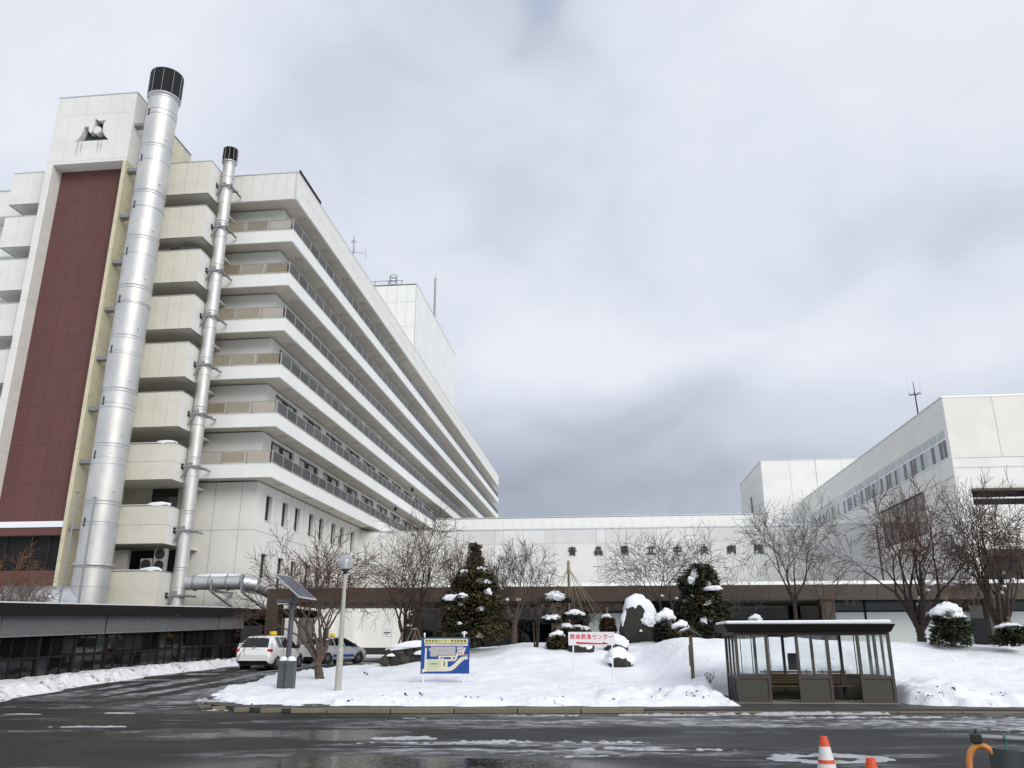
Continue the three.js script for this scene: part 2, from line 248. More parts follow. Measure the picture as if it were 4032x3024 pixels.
function snowH(x, z) {
  const d = inside(x, z), t = -24 - z, r = sstep(8, 13, x), wob = fbm2(x * 0.3, z * 0.3, 3, 3) - 0.5;
  const a = mix(4.2, 0.2, r), b = mix(13.5, 7.0, r), k = clamp((t + wob * 1.4 - a) / (b - a)), rise = mix(k, k * k * (3 - 2 * k), 0.6);
  const lip = mix(0.12, 0.22, r) + 0.14 * sstep(0, 0.5, d) + 0.07 * clamp(t / 5);
  const top = crestAt(x) - 0.2;
  let h = lip + (top - lip) * rise;
  const back = sstep(0, 2.2, x < -5 || z < -40 ? d : 9);
  h = mix(roadH(x, z) + 0.12, Math.max(h, roadH(x, z) + 0.25), back);
  { const w = sstep(4.6, 6.6, x) * sstep(13.5, 11.2, x) * sstep(-26.2, -27.8, z); h = Math.max(h, h + w * (0.35 + 0.6 * sstep(-27.3, -31, z)) * sstep(1.9, 0.9, h)); }
  const e = sstep(1.4, 0.1, d);
  h += (fbm2(x * 0.9, z * 0.9, 4, 41) - 0.5) * 0.2 + (fbm2(x * 3.1, z * 3.1, 3, 43) - 0.5) * (0.05 + 0.2 * e) + (fbm2(x * 8, z * 8, 2, 45) - 0.5) * (0.012 + 0.07 * e);
  if (x > 2 && x < 5.8 && z > -26.6) h += 0.16 * sstep(0.5, 0.7, fbm2(x * 2.2, z * 2.2, 3, 47)) * sstep(0, 0.6, d);
  if (x > 10.8 && x < 14.5) h += 0.32 * sstep(1.8, 0.2, Math.hypot(x - 12.1, (z + 25.2) * 0.8)) * fbm2(x * 2.5, z * 2.5, 3, 49);
  return h;
}
{
  const xs = [...lin(-10.2, 19, 240), ...lin(19.6, 34, 24)], zs = [...lin(-23.4, -32, 92), ...lin(-32.25, -48, 62)];
  const nx = xs.length, hh = [], pos = [], uv = [], idx = [];
  zs.forEach((z) => xs.forEach((x) => { const d = inside(x, z) + (fbm2(x * 1.8, z * 1.8, 3, 15) - 0.5) * 0.7 * (x > 6 && x < 11.5 && z > -28.2 ? 0.15 : 1); hh.push(d); const g0 = z > -24.6 && x > -9 ? 0.10 : roadH(x, z) - 0.02; const t = sstep(0, 0.24, d); pos.push(x, d < 0 ? g0 - 0.02 : mix(g0, snowH(x, z), t), z); uv.push(x, z); }));
  for (let j = 0; j + 1 < zs.length; j++) for (let i = 0; i + 1 < nx; i++) { const a = j * nx + i, b = a + 1, c = a + nx, e = c + 1; if (Math.max(hh[a], hh[b], hh[c], hh[e]) > -0.02) idx.push(a, b, c, b, e, c); }
  const g = new THREE.BufferGeometry(); g.setAttribute('position', new THREE.Float32BufferAttribute(pos, 3)); g.setAttribute('uv', new THREE.Float32BufferAttribute(uv, 2)); g.setIndex(idx); g.computeVertexNormals();
  struct('snow_bank', g, M.snow);
}
// ploughed ridge of snow along the covered walkway
const walkX = (z) => mix(-17.5, -15.6, (-29.2 - z) / 22.5);       // line of the walkway's glass
{
  const zs = lin(-15, -50.5, 240), us = lin(0, 1, 26), pos = [], uv = [], idx = [];
  zs.forEach((z) => us.forEach((u) => { const x0 = walkX(z) + 0.05, x1 = mix(-15.25, -14.6, (-29 - z) / 17) + (fbm2(z * 0.8, 3, 4, 7) - 0.5) * 0.7, x = mix(x0, x1, u), e = sstep(1, 0.72, u); const lump = (fbm2(x * 2.6, z * 2.6, 4, 19) - 0.5) * 0.32; pos.push(x, roadH(x, z) + (u === 1 ? -0.01 : e * (0.3 + lump * (0.4 + sstep(0.4, 0.8, u)))), z); uv.push(x, z); }));
  const n = us.length; for (let j = 0; j + 1 < zs.length; j++) for (let i = 0; i + 1 < n; i++) { const a = j * n + i, b = a + 1, c = a + n, e = c + 1; idx.push(a, b, c, b, e, c); }
  const g = new THREE.BufferGeometry(); g.setAttribute('position', new THREE.Float32BufferAttribute(pos, 3)); g.setAttribute('uv', new THREE.Float32BufferAttribute(uv, 2)); g.setIndex(idx); g.computeVertexNormals();
  struct('snow_ridge', g, M.ridgeSnow);
}
// pavement behind the kerb, and the kerb of single stones
{
  const out = [[-8.9, -25.3], [-8.1, -24.35], [-6.9, -23.55], [-5.6, -23.15]];
  const p = new THREE.Shape([[-9.2, 26.2], ...out.map(([x, z]) => [x, -z]), [4.1, 23.15], [11.4, 23.15], [13.6, 23.0], [34, 22.6], [34, 28.2], [-8.8, 28.2]].map(([x, y]) => new THREE.Vector2(x, y)));
  const g = flat(new THREE.ExtrudeGeometry(p, { depth: 0.1, bevelEnabled: false })); g.rotateX(-Math.PI / 2); g.translate(0, 0.005, 0); muv(g);
  struct('pavement', g, M.pavement);
  const kerb = new THREE.Group(); kerb.name = 'kerb'; kerb.userData = { kind: 'structure' }; scene.add(kerb);
  const stone = rbox(-0.82, 0.82, 0, 0.13, -0.075, 0.075, 0.02), low = rbox(-0.82, 0.82, 0, 0.045, -0.075, 0.075, 0.015), mats = [M.kerb, M.kerb.clone(), M.kerb.clone()]; mats[1].color = col(0.24, 0.217, 0.178); mats[2].color = col(0.2, 0.182, 0.152);
  let x = -4.85; for (let i = 0; i < 24; i++, x += 1.665) { const dropped = x > 3.2 && x < 12.2; piece(kerb, 'kerb_stone', dropped ? low : stone, mats[i % 3], [x + 0.83, 0, -23.07 + 0.005 * (i % 2) + (x > 12.2 ? (x - 12) * 0.02 : 0)], 0.004 * ((i % 3) - 1)); }
  const short = rbox(-0.48, 0.48, 0, 0.12, -0.075, 0.075, 0.02); [[-5.33, -23.14, 0.1], [-6.2, -23.36, 0.38], [-7.05, -23.78, 0.55], [-7.85, -24.35, 0.7], [-8.52, -25.02, 0.95]].forEach(([px, pz, r], i) => piece(kerb, 'kerb_stone', short, mats[(i + 1) % 3], [px, -0.02 * i * 0.4, pz], r));
}
// lumps and bands of old slush lying on the asphalt
{
  const gs = [];
  const patch = (cx, cz, rx, rz, seed, hm, thr, step, fx = 0.5, fz = 2.2, ring = 0) => {
    const nx = Math.ceil((2.4 * rx) / step), nz = Math.ceil((2.4 * rz) / (step * 0.6)), pos = [], uv = [], hs = [], idx = [];
    for (let j = 0; j <= nz; j++) for (let i = 0; i <= nx; i++) { const x = cx - 1.2 * rx + (2.4 * rx * i) / nx, z = cz - 1.2 * rz + (2.4 * rz * j) / nz; let q = Math.hypot((x - cx) / rx, (z - cz) / rz); if (ring) q = Math.abs(q - ring) / (1 - ring); const h = fbm2(x * fx * 1.3, z * fz, 4, seed) * 0.6 + fbm2(x * 6.5, z * 7, 3, seed + 9) * 0.4 - thr - 0.3 * q * q; hs.push(h); pos.push(x, Math.max(roadH(x, z) - 0.02, roadH(x, z) - 0.012 + hm * Math.min(1, Math.max(-0.4, h * 6)) * (0.55 + 0.9 * fbm2(x * 6, z * 6, 3, seed + 3))), z); uv.push(x, z); }
    for (let j = 0; j < nz; j++) for (let i = 0; i < nx; i++) { const a = j * (nx + 1) + i, b = a + 1, c = a + nx + 1, e = c + 1; if (Math.max(hs[a], hs[b], hs[c], hs[e]) > -0.02) idx.push(a, c, b, b, c, e); }
    const g = new THREE.BufferGeometry(); g.setAttribute('position', new THREE.Float32BufferAttribute(pos, 3)); g.setAttribute('uv', new THREE.Float32BufferAttribute(uv, 2)); g.setIndex(idx); g.computeVertexNormals(); if (idx.length) gs.push(flat(g));
  };
  patch(-0.2, -16.4, 3.6, 0.28, 3, 0.05, 0.44, 0.04, 1.3, 4.5); patch(-1.9, -17.0, 1.3, 0.2, 5, 0.05, 0.36, 0.04, 1.5, 4); patch(2.2, -15.4, 2.6, 0.3, 8, 0.04, 0.44, 0.04, 1.3, 4.5); patch(0.9, -14.5, 1.6, 0.22, 9, 0.035, 0.42, 0.04, 1.4, 5);
  patch(5.0, -14.2, 1.05, 0.6, 11, 0.03, 0.26, 0.04, 1.6, 3.2, 0.7);
  patch(3.5, -22.4, 6, 0.26, 14, 0.05, 0.45, 0.05, 1.2, 5); patch(9.5, -21.7, 4.5, 0.3, 17, 0.045, 0.45, 0.05, 1.2, 5); patch(7.4, -22.75, 3.2, 0.2, 19, 0.07, 0.38, 0.045, 1.4, 5); patch(10.5, -20.6, 3, 0.2, 20, 0.035, 0.44, 0.05, 1.2, 5);
  patch(12.4, -18.7, 2.8, 0.7, 21, 0.05, 0.28, 0.06, 0.9, 2.5); patch(-9.0, -26.0, 0.9, 0.6, 23, 0.09, 0.36, 0.04, 1.6, 2); patch(-7.4, -24.0, 1.4, 0.22, 25, 0.06, 0.38, 0.04, 1.5, 4);
  patch(-9.3, -19.4, 1.5, 0.12, 27, 0.03, 0.40, 0.04, 1.3, 5); patch(-12.5, -22.8, 1.2, 0.16, 29, 0.03, 0.40, 0.04, 1.3, 4); patch(-10.2, -23.1, 0.6, 0.12, 31, 0.03, 0.36, 0.04, 1.5, 4); patch(-2.4, -21.6, 0.8, 0.1, 35, 0.02, 0.38, 0.04, 1.5, 5);
  struct('road_slush', gs, std(0.42, 0.425, 0.44, 0.85, { map: rep(tDirtySnow, 1.3), bumpMap: rep(tLump, 2), bumpScale: 0.02 }), 'stuff');
}
function canvasStain() {                                          // run-down dirt: streaks with grain, thinning out downwards as they dry
  const w = 128, h = 256, d = new Uint8Array(w * h * 4); for (let j = 0; j < h; j++) for (let i = 0; i < w; i++) { const u = i / w, v = j / h, k = (j * w + i) * 4, s = fbm2(u * 16, v * 1.5, 3, 301), n = fbm2(u * 40, v * 30, 3, 307), a = sstep(0.42, 0.68, s) * sstep(0, 0.25, u) * sstep(1, 0.75, u) * sstep(0.0, 0.8, v + 0.3 * (n - 0.5)) * (0.4 + 0.6 * n); d[k] = 150; d[k + 1] = 132; d[k + 2] = 122; d[k + 3] = 150 * a; }
  const t = new THREE.DataTexture(d, w, h); t.colorSpace = THREE.SRGBColorSpace; t.magFilter = t.minFilter = THREE.LinearFilter; t.needsUpdate = true; return new THREE.MeshStandardMaterial({ map: t, transparent: true, roughness: 0.9, polygonOffset: true, polygonOffsetFactor: -1 });
}
// ------------------------------------------------------------------ the hospital block (in its own axes; corner of the balconies at x -23.3, z -54.75)
const XF = -23.3, ZF = -54.75, ZB = -179.6, XW = -24.9, ZW = -56.3, FL = 3.7, B6 = 12.96;   // fascia planes, walls, storey, underside of the lowest balcony
const hosp = hthing('hospital_building', 'tall white hospital block with long stacked balconies and a red panelled end tower', 'building', [XF, 0, ZF]);
{
  // walls: the storeys above the lowest balcony with window openings, then the two storeys below
  const wg = [], winUp = [], winLow = [];
  for (let f = 0; f < 6; f++) {
    const y0 = B6 + f * FL + 0.97, y1 = B6 + (f + 1) * FL, n = [20, 20, 14, 10, 8, 6][f];
    let z = ZW; const a = y0 + 0.35, b = y1 - 0.22;
    for (let k = 0; k < n; k++) { const s = -58.0 - 5.94 * k, e = s - 4.65; wg.push(box(XW - 0.3, XW, y0, y1, s, z), box(XW - 0.3, XW, y0, a, e, s), box(XW - 0.3, XW, b, y1, e, s)); winUp.push([f, s, e, a, b]); z = e; }
    wg.push(box(XW - 0.3, XW, y0, y1, ZB + 1.5, z));
    wg.push(box(-50, XW - 0.3, y0, y1, ZW - 0.3, ZW));
  }
  const zs = [-58.02, -61.21, -63.91, -67.19, -69.77, -73.09, -75.68, -79.0]; let z = ZW;
  for (const s of zs) { const e = s - 1.15; wg.push(box(XW - 0.4, XW, 0, B6, s, z), box(XW - 0.4, XW, 12.3, B6, e, s), box(XW - 0.4, XW, 8.0, 10.4, e, s), box(XW - 0.4, XW, 0, 5.3, e, s)); winLow.push([s, e, 10.4, 12.3], [s, e, 5.3, 8.0]); z = e; }
  wg.push(box(XW - 0.4, XW, 0, B6, ZB + 1.5, z), box(-27.0, XW - 0.4, 0, 12.955, ZW - 0.4, ZW), box(-50, -27.0, 0, 12.95, ZW - 0.404, ZW - 0.004));
  wg.push(box(-49.9, XW - 2.5, 0, 37, ZB + 2, ZB + 1.6));
  part(hosp, 'wall', wg, M.white);
  part(hosp, 'core', [box(-49.5, XW - 1.2, 0, 35.0, ZB + 2.2, ZW - 1.2)], M.joint);
  // recessed joints of the base wall
  const jg = []; for (const x of [-26.05, -28.05]) jg.push(box(x - 0.012, x + 0.012, 0, 12.94, ZW - 0.02, ZW + 0.006));
  jg.push(box(-34, XW + 0.006, 9.48, 9.51, ZW - 0.02, ZW + 0.006)); jg.push(box(XW - 0.02, XW + 0.006, 9.48, 9.51, -82, ZW + 0.006)); for (let k = 0; k < 9; k++) jg.push(box(XW - 0.02, XW + 0.006, 0.5, 12.94, -59.95 - 2.97 * k - 0.01, -59.95 - 2.97 * k + 0.01));
  part(hosp, 'wall_joint', jg, M.joint).userData.kind = 'stuff';
  // windows: upper storeys with curtains
  const r = rng(4), fUp = join([box(-0.06, 0.02, 0, 0.06, -4.65, 0), box(-0.06, 0.02, 2.1, 2.16, -4.65, 0), ...[0, 1, 2, 3].map((k) => box(-0.06, 0.021, 0.06, 2.1, -4.65 + k * 1.53, -4.59 + k * 1.53))]), gUp = box(-0.02, 0, 0.06, 2.1, -4.6, -0.05);
  const folds = []; for (let k = 0; k < 14; k++) folds.push(rod([0, 0, -k * 0.09], [0, 1.9, -k * 0.09], 0.05, 0.05, 5));
  const cur = join(folds);
  for (const [f, s, e, a, b] of winUp) { const w = piece(hosp, 'window', fUp, M.frame, [XW - 0.2, a, s]); piece(w, 'pane', gUp, M.glassGreen, [XW - 0.22, a, s]); if (f < 2) for (const q of [0.2, 2.6]) piece(w, 'curtain', cur, M.curtain, [XW - 0.155, a + 0.12, s - q - r() * 0.5]); }
  const mk = (h) => [join([box(-0.05, 0.02, 0, 0.05, -1.15, 0), box(-0.05, 0.02, h - 0.05, h, -1.15, 0), box(-0.05, 0.021, 0.05, h - 0.05, -1.15, -1.1), box(-0.05, 0.021, 0.05, h - 0.05, -0.05, 0)]), box(-0.02, 0, 0.05, h - 0.05, -1.1, -0.05)];
  const w1 = mk(1.9), w2 = mk(2.7), sill = box(-0.3, 0.05, -0.05, 0, -1.2, 0.05);
  for (const [s, e, a, b] of winLow) { const [fr, gl] = a > 9 ? w1 : w2, w = piece(hosp, 'window', fr, M.frame, [XW - 0.28, a, s]); piece(w, 'pane', gl, M.glassGreen, [XW - 0.3, a, s]); piece(w, 'sill', sill, M.white, [XW, a, s]); }
}
{
  // balconies and the roof: slab with upstand, soffit boards, railing
  const panelS = box(-0.012, 0.012, 0, 0.7, -1.82, 0), post = box(-0.04, 0.04, 0, 0.92, -0.04, 0.04), panelF = box(0, 1.78, 0, 0.7, -0.012, 0.012);
  const soffit = box(-1.38, 0, -0.02, 0, -1.92, 0), hatch = join([box(-0.25, 0.25, -0.012, 0, -0.25, -0.22), box(-0.25, 0.25, -0.012, 0, 0.22, 0.25), box(-0.25, -0.22, -0.012, 0, -0.22, 0.22), box(0.22, 0.25, -0.012, 0, -0.22, 0.22)]);
  const pmats = [M.railPanel, M.railPanel.clone(), M.railPanel.clone()]; pmats[1].color = col(0.62, 0.59, 0.52); pmats[2].color = col(0.4, 0.345, 0.25);
  const smats = [M.railPanelSide, M.railPanelSide.clone(), M.railPanelSide.clone()]; smats[1].color = col(0.13, 0.13, 0.134); smats[2].color = col(0.09, 0.09, 0.094);
  const soffm = [M.soffit, M.soffit.clone()]; soffm[1].color = col(0.68, 0.635, 0.56);
  const r = rng(9);
  for (let f = 0; f < 7; f++) {
    const y = B6 + f * FL, top = f === 6, hgt = top ? 2.37 : 0.97;
    const slab = part(hosp, top ? 'roof_fascia' : 'balcony', top
      ? [box(XF - 0.2, XF, y, y + hgt, ZB, ZF - 0.0), box(-50, XF - 0.2, y, y + hgt, ZF - 0.2, ZF - 0.03), box(-49.8, XF - 0.2, y + 0.12, y + 0.5, ZB, ZF - 0.2), box(-49.9, XF - 0.2, y, y + hgt, ZB, ZB + 0.2)]
      : [box(XF - 0.16, XF, y, y + hgt, ZB, ZF), box(-50, XF - 0.16, y, y + hgt, ZF - 0.16, ZF), box(-49.8, XF - 0.16, y + 0.12, y + 0.35, ZB, ZF - 0.16), box(-49.9, XF - 0.16, y, y + hgt, ZB, ZB + 0.16)], top ? M.white : M.whiteCool);
    part(slab, 'coping', top ? [box(XF - 0.25, XF + 0.03, y + hgt, y + hgt + 0.06, ZB, ZF + 0.03), box(-50, XF - 0.25, y + hgt, y + hgt + 0.06, ZF - 0.25, ZF + 0.03)] : [box(XF - 0.2, XF + 0.02, y + hgt, y + hgt + 0.035, ZB, ZF + 0.02), box(-50, XF - 0.2, y + hgt, y + hgt + 0.035, ZF - 0.2, ZF + 0.02)], top ? M.steelPlain : M.white);
    // soffit boards under the slab
    const near = 34; for (let k = 0; k < near; k++) piece(slab, 'soffit_board', soffit, soffm[(k * 7 + f) % 2], [XF - 0.17, y + 0.11, ZF - 1.62 - k * 1.94]);
    part(slab, 'soffit', box(XW - 0.1, XF - 0.165, y + 0.09, y + 0.119, ZB, ZF - 1.62 - near * 1.94), M.soffit); part(slab, 'soffit', box(-31, XF - 0.17, y + 0.09, y + 0.11, ZF - 1.6, ZF - 0.17), M.soffit);
    for (let k = 0; k < 9; k++) if (f > 0 || k < 5) piece(slab, 'hatch', hatch, M.joint, [XF - 0.75, y + 0.085, -58 - k * 5.94]);
    if (top) {                                                    // upright panels of the roof band, on the end face
      const pn = box(0, 0.922, 0, 2.34, 0, 0.03); for (let k = 0; k < 6; k++) piece(slab, 'fascia_panel', pn, M.white, [-28.9 + k * 0.945, y + 0.015, ZF - 0.03]);
      part(slab, 'joint', [box(XF - 0.01, XF + 0.004, y + 1.14, y + 1.155, ZB, ZF - 1.2)], M.joint);
      continue;
    }
    const yr = y + hgt + 0.035, N = 64;
    part(slab, 'handrail', [box(XF - 0.1, XF - 0.03, yr + 0.9, yr + 0.95, ZB + 0.1, ZF - 0.03), box(-31, XF - 0.1, yr + 0.9, yr + 0.95, ZF - 0.1, ZF - 0.03), box(-31, XF - 0.1, yr + 0.08, yr + 0.12, ZF - 0.09, ZF - 0.04), box(XF - 0.09, XF - 0.04, yr + 0.08, yr + 0.12, ZB + 0.1, ZF - 0.1)], M.rail);
    for (let k = 0; k < 42; k++) { piece(slab, 'rail_panel', panelS, smats[Math.floor(r() * 3)], [XF - 0.065, yr + 0.16, ZF - 0.13 - k * 1.94]); piece(slab, 'rail_post', post, M.rail, [XF - 0.065, yr, ZF - 0.065 - k * 1.94]); }
    const rest = []; for (let k = 42; k < N; k++) rest.push(box(XF - 0.077, XF - 0.053, yr + 0.16, yr + 0.86, ZF - 0.13 - k * 1.94 - 1.82, ZF - 0.13 - k * 1.94)); part(slab, 'far_rail_panels', rest, M.railPanelSide).userData.kind = 'stuff';
    for (let k = 0; k < 4; k++) { piece(slab, 'rail_panel', panelF, pmats[Math.floor(r() * 3)], [XF - 0.12 - (k + 1) * 1.9, yr + 0.16, ZF - 0.065]); for (const d of [0.04, 0.14]) piece(slab, 'rail_post', post, M.rail, [XF - 0.065 - (k + 1) * 1.9 - d + 0.09, yr, ZF - 0.066]); }
  }
  // left flank of the end face, seen past the tower
  const roof = part(hosp, 'roof', [box(-49.7, XF - 0.3, 36.6, 36.75, ZB + 0.4, ZF - 0.5)], M.greyWall);
  part(roof, 'snow_cover', [box(-49.5, XF - 0.4, 36.75, 36.85, ZB + 0.6, ZF - 0.7)], M.snowCap);
  const scr = []; for (let k = 0; k < 9; k++) scr.push(box(XF - 0.5, XF - 0.44, 37.62, 38.66, -56.15 - k * 0.57 - 0.53, -56.15 - k * 0.57)); const sc = part(hosp, 'roof_screen', [box(XF - 0.55, XF - 0.5, 37.6, 38.62, -61.25, -56.15)], M.darkMetal); scr.forEach((g) => part(sc, 'screen_slat', g, M.bronzeDark));
  // penthouse rising through the roof
  const pen = part(hosp, 'penthouse', [box(-45, -25.6, 36.8, 50.6, -135.5, -104.85)], M.joint), px = [box(0, 1.32, 0, 3.8, 0, 0.12)];
  for (let c = 0; c < 10; c++) for (let q = 0; q < 4; q++) { const h = q === 3 ? 2.55 : 3.7, g = q === 3 ? box(0, 1.38, 0, 2.55, 0, 0.1) : box(0, 1.38, 0, 3.7, 0, 0.1); piece(pen, 'wall_panel', g, M.whiteCool, [-26.9 - c * 1.41, 36.8 + q * 3.73, -104.85]); }
  part(pen, 'side_wall', [box(-25.6, -25.5, 36.8, 50.64, -135.6, -104.75)], M.whiteCool); part(pen, 'coping', [box(-41, -25.46, 50.66, 50.74, -135.6, -104.7)], M.steelPlain);
}
{
  // stacked plant balconies on both sides of the tower: boxes with dark gaps between them
  const tops = [36.95, 33.12, 29.46, 25.83, 22.18, 18.54, 14.84, 10.57, 6.3], hs = [2.78, 2.62, 2.58, 2.61, 2.59, 2.55, 2.53, 2.54, 6.3];
  const zf = -51.5;
  for (const side of [1, -1]) tops.forEach((t, i) => {
    const x0 = side > 0 ? -34.6 : -45.15, x1 = side > 0 ? -28.9 : -40.2, b = t - hs[i];
    const u = part(hosp, 'plant_balcony', [box(x0 + 0.02, x1 - 0.02, b, b + 0.15, -56.28, zf - 0.09), box(x0, x0 + 0.1, b, t - 0.06, -56.2, zf - 0.09)], side > 0 ? M.cream : M.white);
    const m = side > 0 ? M.cream : M.white, split = i >= 6;
    if (split) { part(u, 'panel', box(x0, x1, b, b + 1.22, zf - 0.09, zf), m); part(u, 'panel', box(x0, x1, b + 1.24, t - 0.06, zf - 0.09, zf), m); part(u, 'side_panel', box(x1 - 0.09, x1, b, b + 1.22, -54.73, zf - 0.092), M.white); part(u, 'side_panel', box(x1 - 0.09, x1, b + 1.24, t - 0.06, -54.73, zf - 0.092), M.white); }
    else { const n = side > 0 ? 6 : 4, w = (x1 - x0) / n; for (let k = 0; k < n; k++) part(u, 'panel', box(x0 + k * w + 0.01, x0 + (k + 1) * w - 0.01, b, t - 0.06, zf - 0.09, zf), m); part(u, 'side_panel', box(x1 - 0.09, x1, b, b + 1.5, -54.73, zf - 0.092), M.white); part(u, 'side_panel', box(x1 - 0.09, x1, b + 1.515, t - 0.06, -54.73, zf - 0.092), M.white); }
    part(u, 'backing', box(x0 + 0.12, x1 - 0.092, b, t - 0.08, zf - 0.13, zf - 0.092), M.joint);
    part(u, 'coping', [box(x0, x1 + 0.03, t - 0.06, t, zf - 0.16, zf + 0.03), box(x1 - 0.13, x1 + 0.03, t - 0.06, t, -54.73, zf - 0.16)], i >= 5 ? M.galv : M.steelPlain);
    if (i >= 6 && side > 0) { part(u, 'snow_heap', blob(0.8, 0.22, 0.1, 30 + i, 0.3, 2).translate(-29.6, t - 0.02, zf - 0.06), M.snowCap); part(u, 'snow_strip', box(x0 + 2, x1, t, t + 0.045, zf - 0.14, zf + 0.01), M.snowCap); }
  });
  // dark back wall and openings behind them
  part(hosp, 'recess_wall', [box(-34.3, -28.95, 0, 36, -55.2, -55.0), box(-45, -40.4, 0, 36, -55.2, -55.0)], M.greyWall);
  const op = box(0, 1.9, 0, 1.9, 0, 0.06); piece(hosp, 'opening', op, M.glass, [-32.1, 10.65, -54.98]);
  part(hosp, 'plant_recess', box(-33.5, -29.2, 3.6, 7.95, -54.98, -54.9), M.black);
}
{
  // the end tower: white frame, emblem in the head, deep red field of panels, yellowed flank
  const X0 = -40.48, X1 = -34.15, Z = -49, yT = 41.63, yH = 35.75;
  const tw = part(hosp, 'tower', [box(X0 + 0.05, X1 - 0.02, 0, yT - 0.1, -57.5, Z - 1.28)], M.greyWall);
  const fr = [];
  for (let y = -0.6, k = 0; k < 11; k++, y += 3.64) { const a = Math.max(0, y), b = Math.min(y + 3.625, yH); if (b <= a) continue; part(tw, 'frame_panel', box(X0, X0 + 0.52, a, b, Z - 1.27, Z), M.white); part(tw, 'frame_panel', box(X1 - 0.28, X1, a, b, Z - 1.27, Z), M.yellowed); part(tw, 'flank_panel', box(X1 - 0.02, X1 + 0.004, a, b, -56.2, Z - 1.272), M.flank); }
  part(tw, 'frame_core', [box(X0 + 0.03, X0 + 0.49, 0, yH - 0.02, Z - 1.25, Z - 0.03), box(X1 - 0.25, X1 - 0.03, 0, yH - 0.02, Z - 1.25, Z - 0.03)], M.joint);
  part(tw, 'flank_panel', box(X1 - 0.02, X1 + 0.004, yH + 0.02, yT - 0.1, -56.2, Z - 1.272), M.flank);
  // head with the cut-out emblem
  const E = [[-38.57, 37.65], [-38.32, 37.86], [-38.16, 38.15], [-38.05, 38.52], [-38.0, 38.92], [-37.62, 38.91], [-37.62, 38.62], [-37.55, 38.42], [-37.44, 38.34], [-37.33, 38.42], [-37.25, 38.66], [-37.23, 39.61], [-37.02, 39.43], [-36.76, 39.36], [-36.5, 39.37], [-36.31, 39.43], [-36.46, 39.12], [-36.5, 38.75], [-36.42, 38.35], [-36.22, 37.98], [-35.88, 37.64]];
  const head = extr([[X0, yH], [X1, yH], [X1, yT], [X0, yT]], 0.55, [E]); head.translate(0, 0, Z - 0.55); muv(head);
  const hd = part(tw, 'head', [head, box(X0, X1, yH, yT, Z - 1.3, Z - 0.552)], M.white);
  part(hd, 'emblem_ground', box(-38.7, -35.7, 37.5, 39.75, Z - 0.55, Z - 0.52), std(0.02, 0.04, 0.05, 0.5));
  const disc = flat(new THREE.CylinderGeometry(0.31, 0.31, 0.53, 28)); disc.rotateX(Math.PI / 2); disc.translate(-36.93, 38.56, Z - 0.27);
  part(hd, 'emblem_disc', disc, M.white);
  for (const [cx, h, w] of [[-37.75, 0.62, 0.5], [-37.15, 0.5, 0.42], [-36.55, 0.55, 0.45]]) part(hd, 'emblem_peak', extr([[cx - w, 37.66], [cx + w, 37.66], [cx, 37.66 + h]], 0.12).translate(0, 0, Z - 0.52), std(0.03, 0.06, 0.07, 0.5));
  part(hd, 'joint', [box(X0 + 0.4, X1 - 0.4, 39.955, 39.97, Z, Z + 0.004), box(X0, X1, 35.95, 35.965, Z, Z + 0.004), ...[-39.1, -38.05, -36.2, -35.1].map((x) => box(x - 0.006, x + 0.006, 39.97, yT, Z, Z + 0.0035)), ...[-39.3, -35.3].map((x) => box(x - 0.006, x + 0.006, 35.97, 39.95, Z, Z + 0.0035))], std(0.42, 0.41, 0.39, 0.9));
  { const st = canvasStain(); for (const [sx, w] of [[-38.1, 0.75], [-36.5, 0.6]]) part(hd, 'stain', flat(new THREE.PlaneGeometry(w, 1.55)).translate(sx, 36.85, Z + 0.006), st); }
  part(hd, 'coping', box(X0 - 0.04, X1 + 0.04, yT, yT + 0.07, -57.5, Z + 0.04), M.steelPlain);
  // red field, panel by panel
  part(tw, 'red_backing', box(X0 + 0.52, X1 - 0.28, 9.2, yH, Z - 1.27, Z - 1.1), M.redDark);
  const reds = [M.red, M.red.clone(), M.red.clone()]; reds[1].color = col(0.126, 0.0538, 0.0475); reds[2].color = col(0.118, 0.0503, 0.0445);
  const cols = 6, cw = (X1 - 0.28 - X0 - 0.52) / cols, rg = box(0, cw - 0.012, 0, 2.64, 0, 0.06), rr = rng(12);
  for (let j = 0; j < 10; j++) for (let i = 0; i < cols; i++) piece(tw, 'red_panel', rg, reds[Math.floor(rr() * 3)], [X0 + 0.526 + i * cw, 9.25 + j * 2.652, Z - 1.1]);
  part(tw, 'red_sill', [box(X0 + 0.5, X1 - 0.26, 8.35, 9.1, Z - 1.27, Z - 0.12)], M.red);
  part(tw, 'snow_strip', [box(X0 + 0.52, X1 - 0.28, 9.1, 9.24, Z - 1.09, Z - 0.1), box(X0 + 0.52, X1 - 0.28, 8.86, 9.12, Z - 0.119, Z - 0.07)], M.snowCap);
  part(tw, 'red_base', box(X0 + 0.5, X1 - 0.26, 0, 6.15, Z - 1.27, Z - 0.3), M.red);
  const lv = part(tw, 'louver', box(X0 + 0.5, X1 - 0.26, 6.15, 8.35, Z - 1.27, Z - 0.8), M.louver), slat = join([hexa([[0, 0, 0], [5.52, 0, 0], [5.52, 0.03, -0.08], [0, 0.03, -0.08], [0, 0.012, 0], [5.52, 0.012, 0], [5.52, 0.05, -0.08], [0, 0.05, -0.08]])]);
  for (let k = 0; k < 20; k++) piece(lv, 'louver_slat', slat, M.louver, [X0 + 0.52, 6.2 + k * 0.107, Z - 0.7]);
  for (const x of [-38.6, -36.8, -35.6]) part(lv, 'louver_post', box(x - 0.03, x + 0.03, 6.16, 8.34, Z - 0.72, Z - 0.66), M.darkMetal);
}
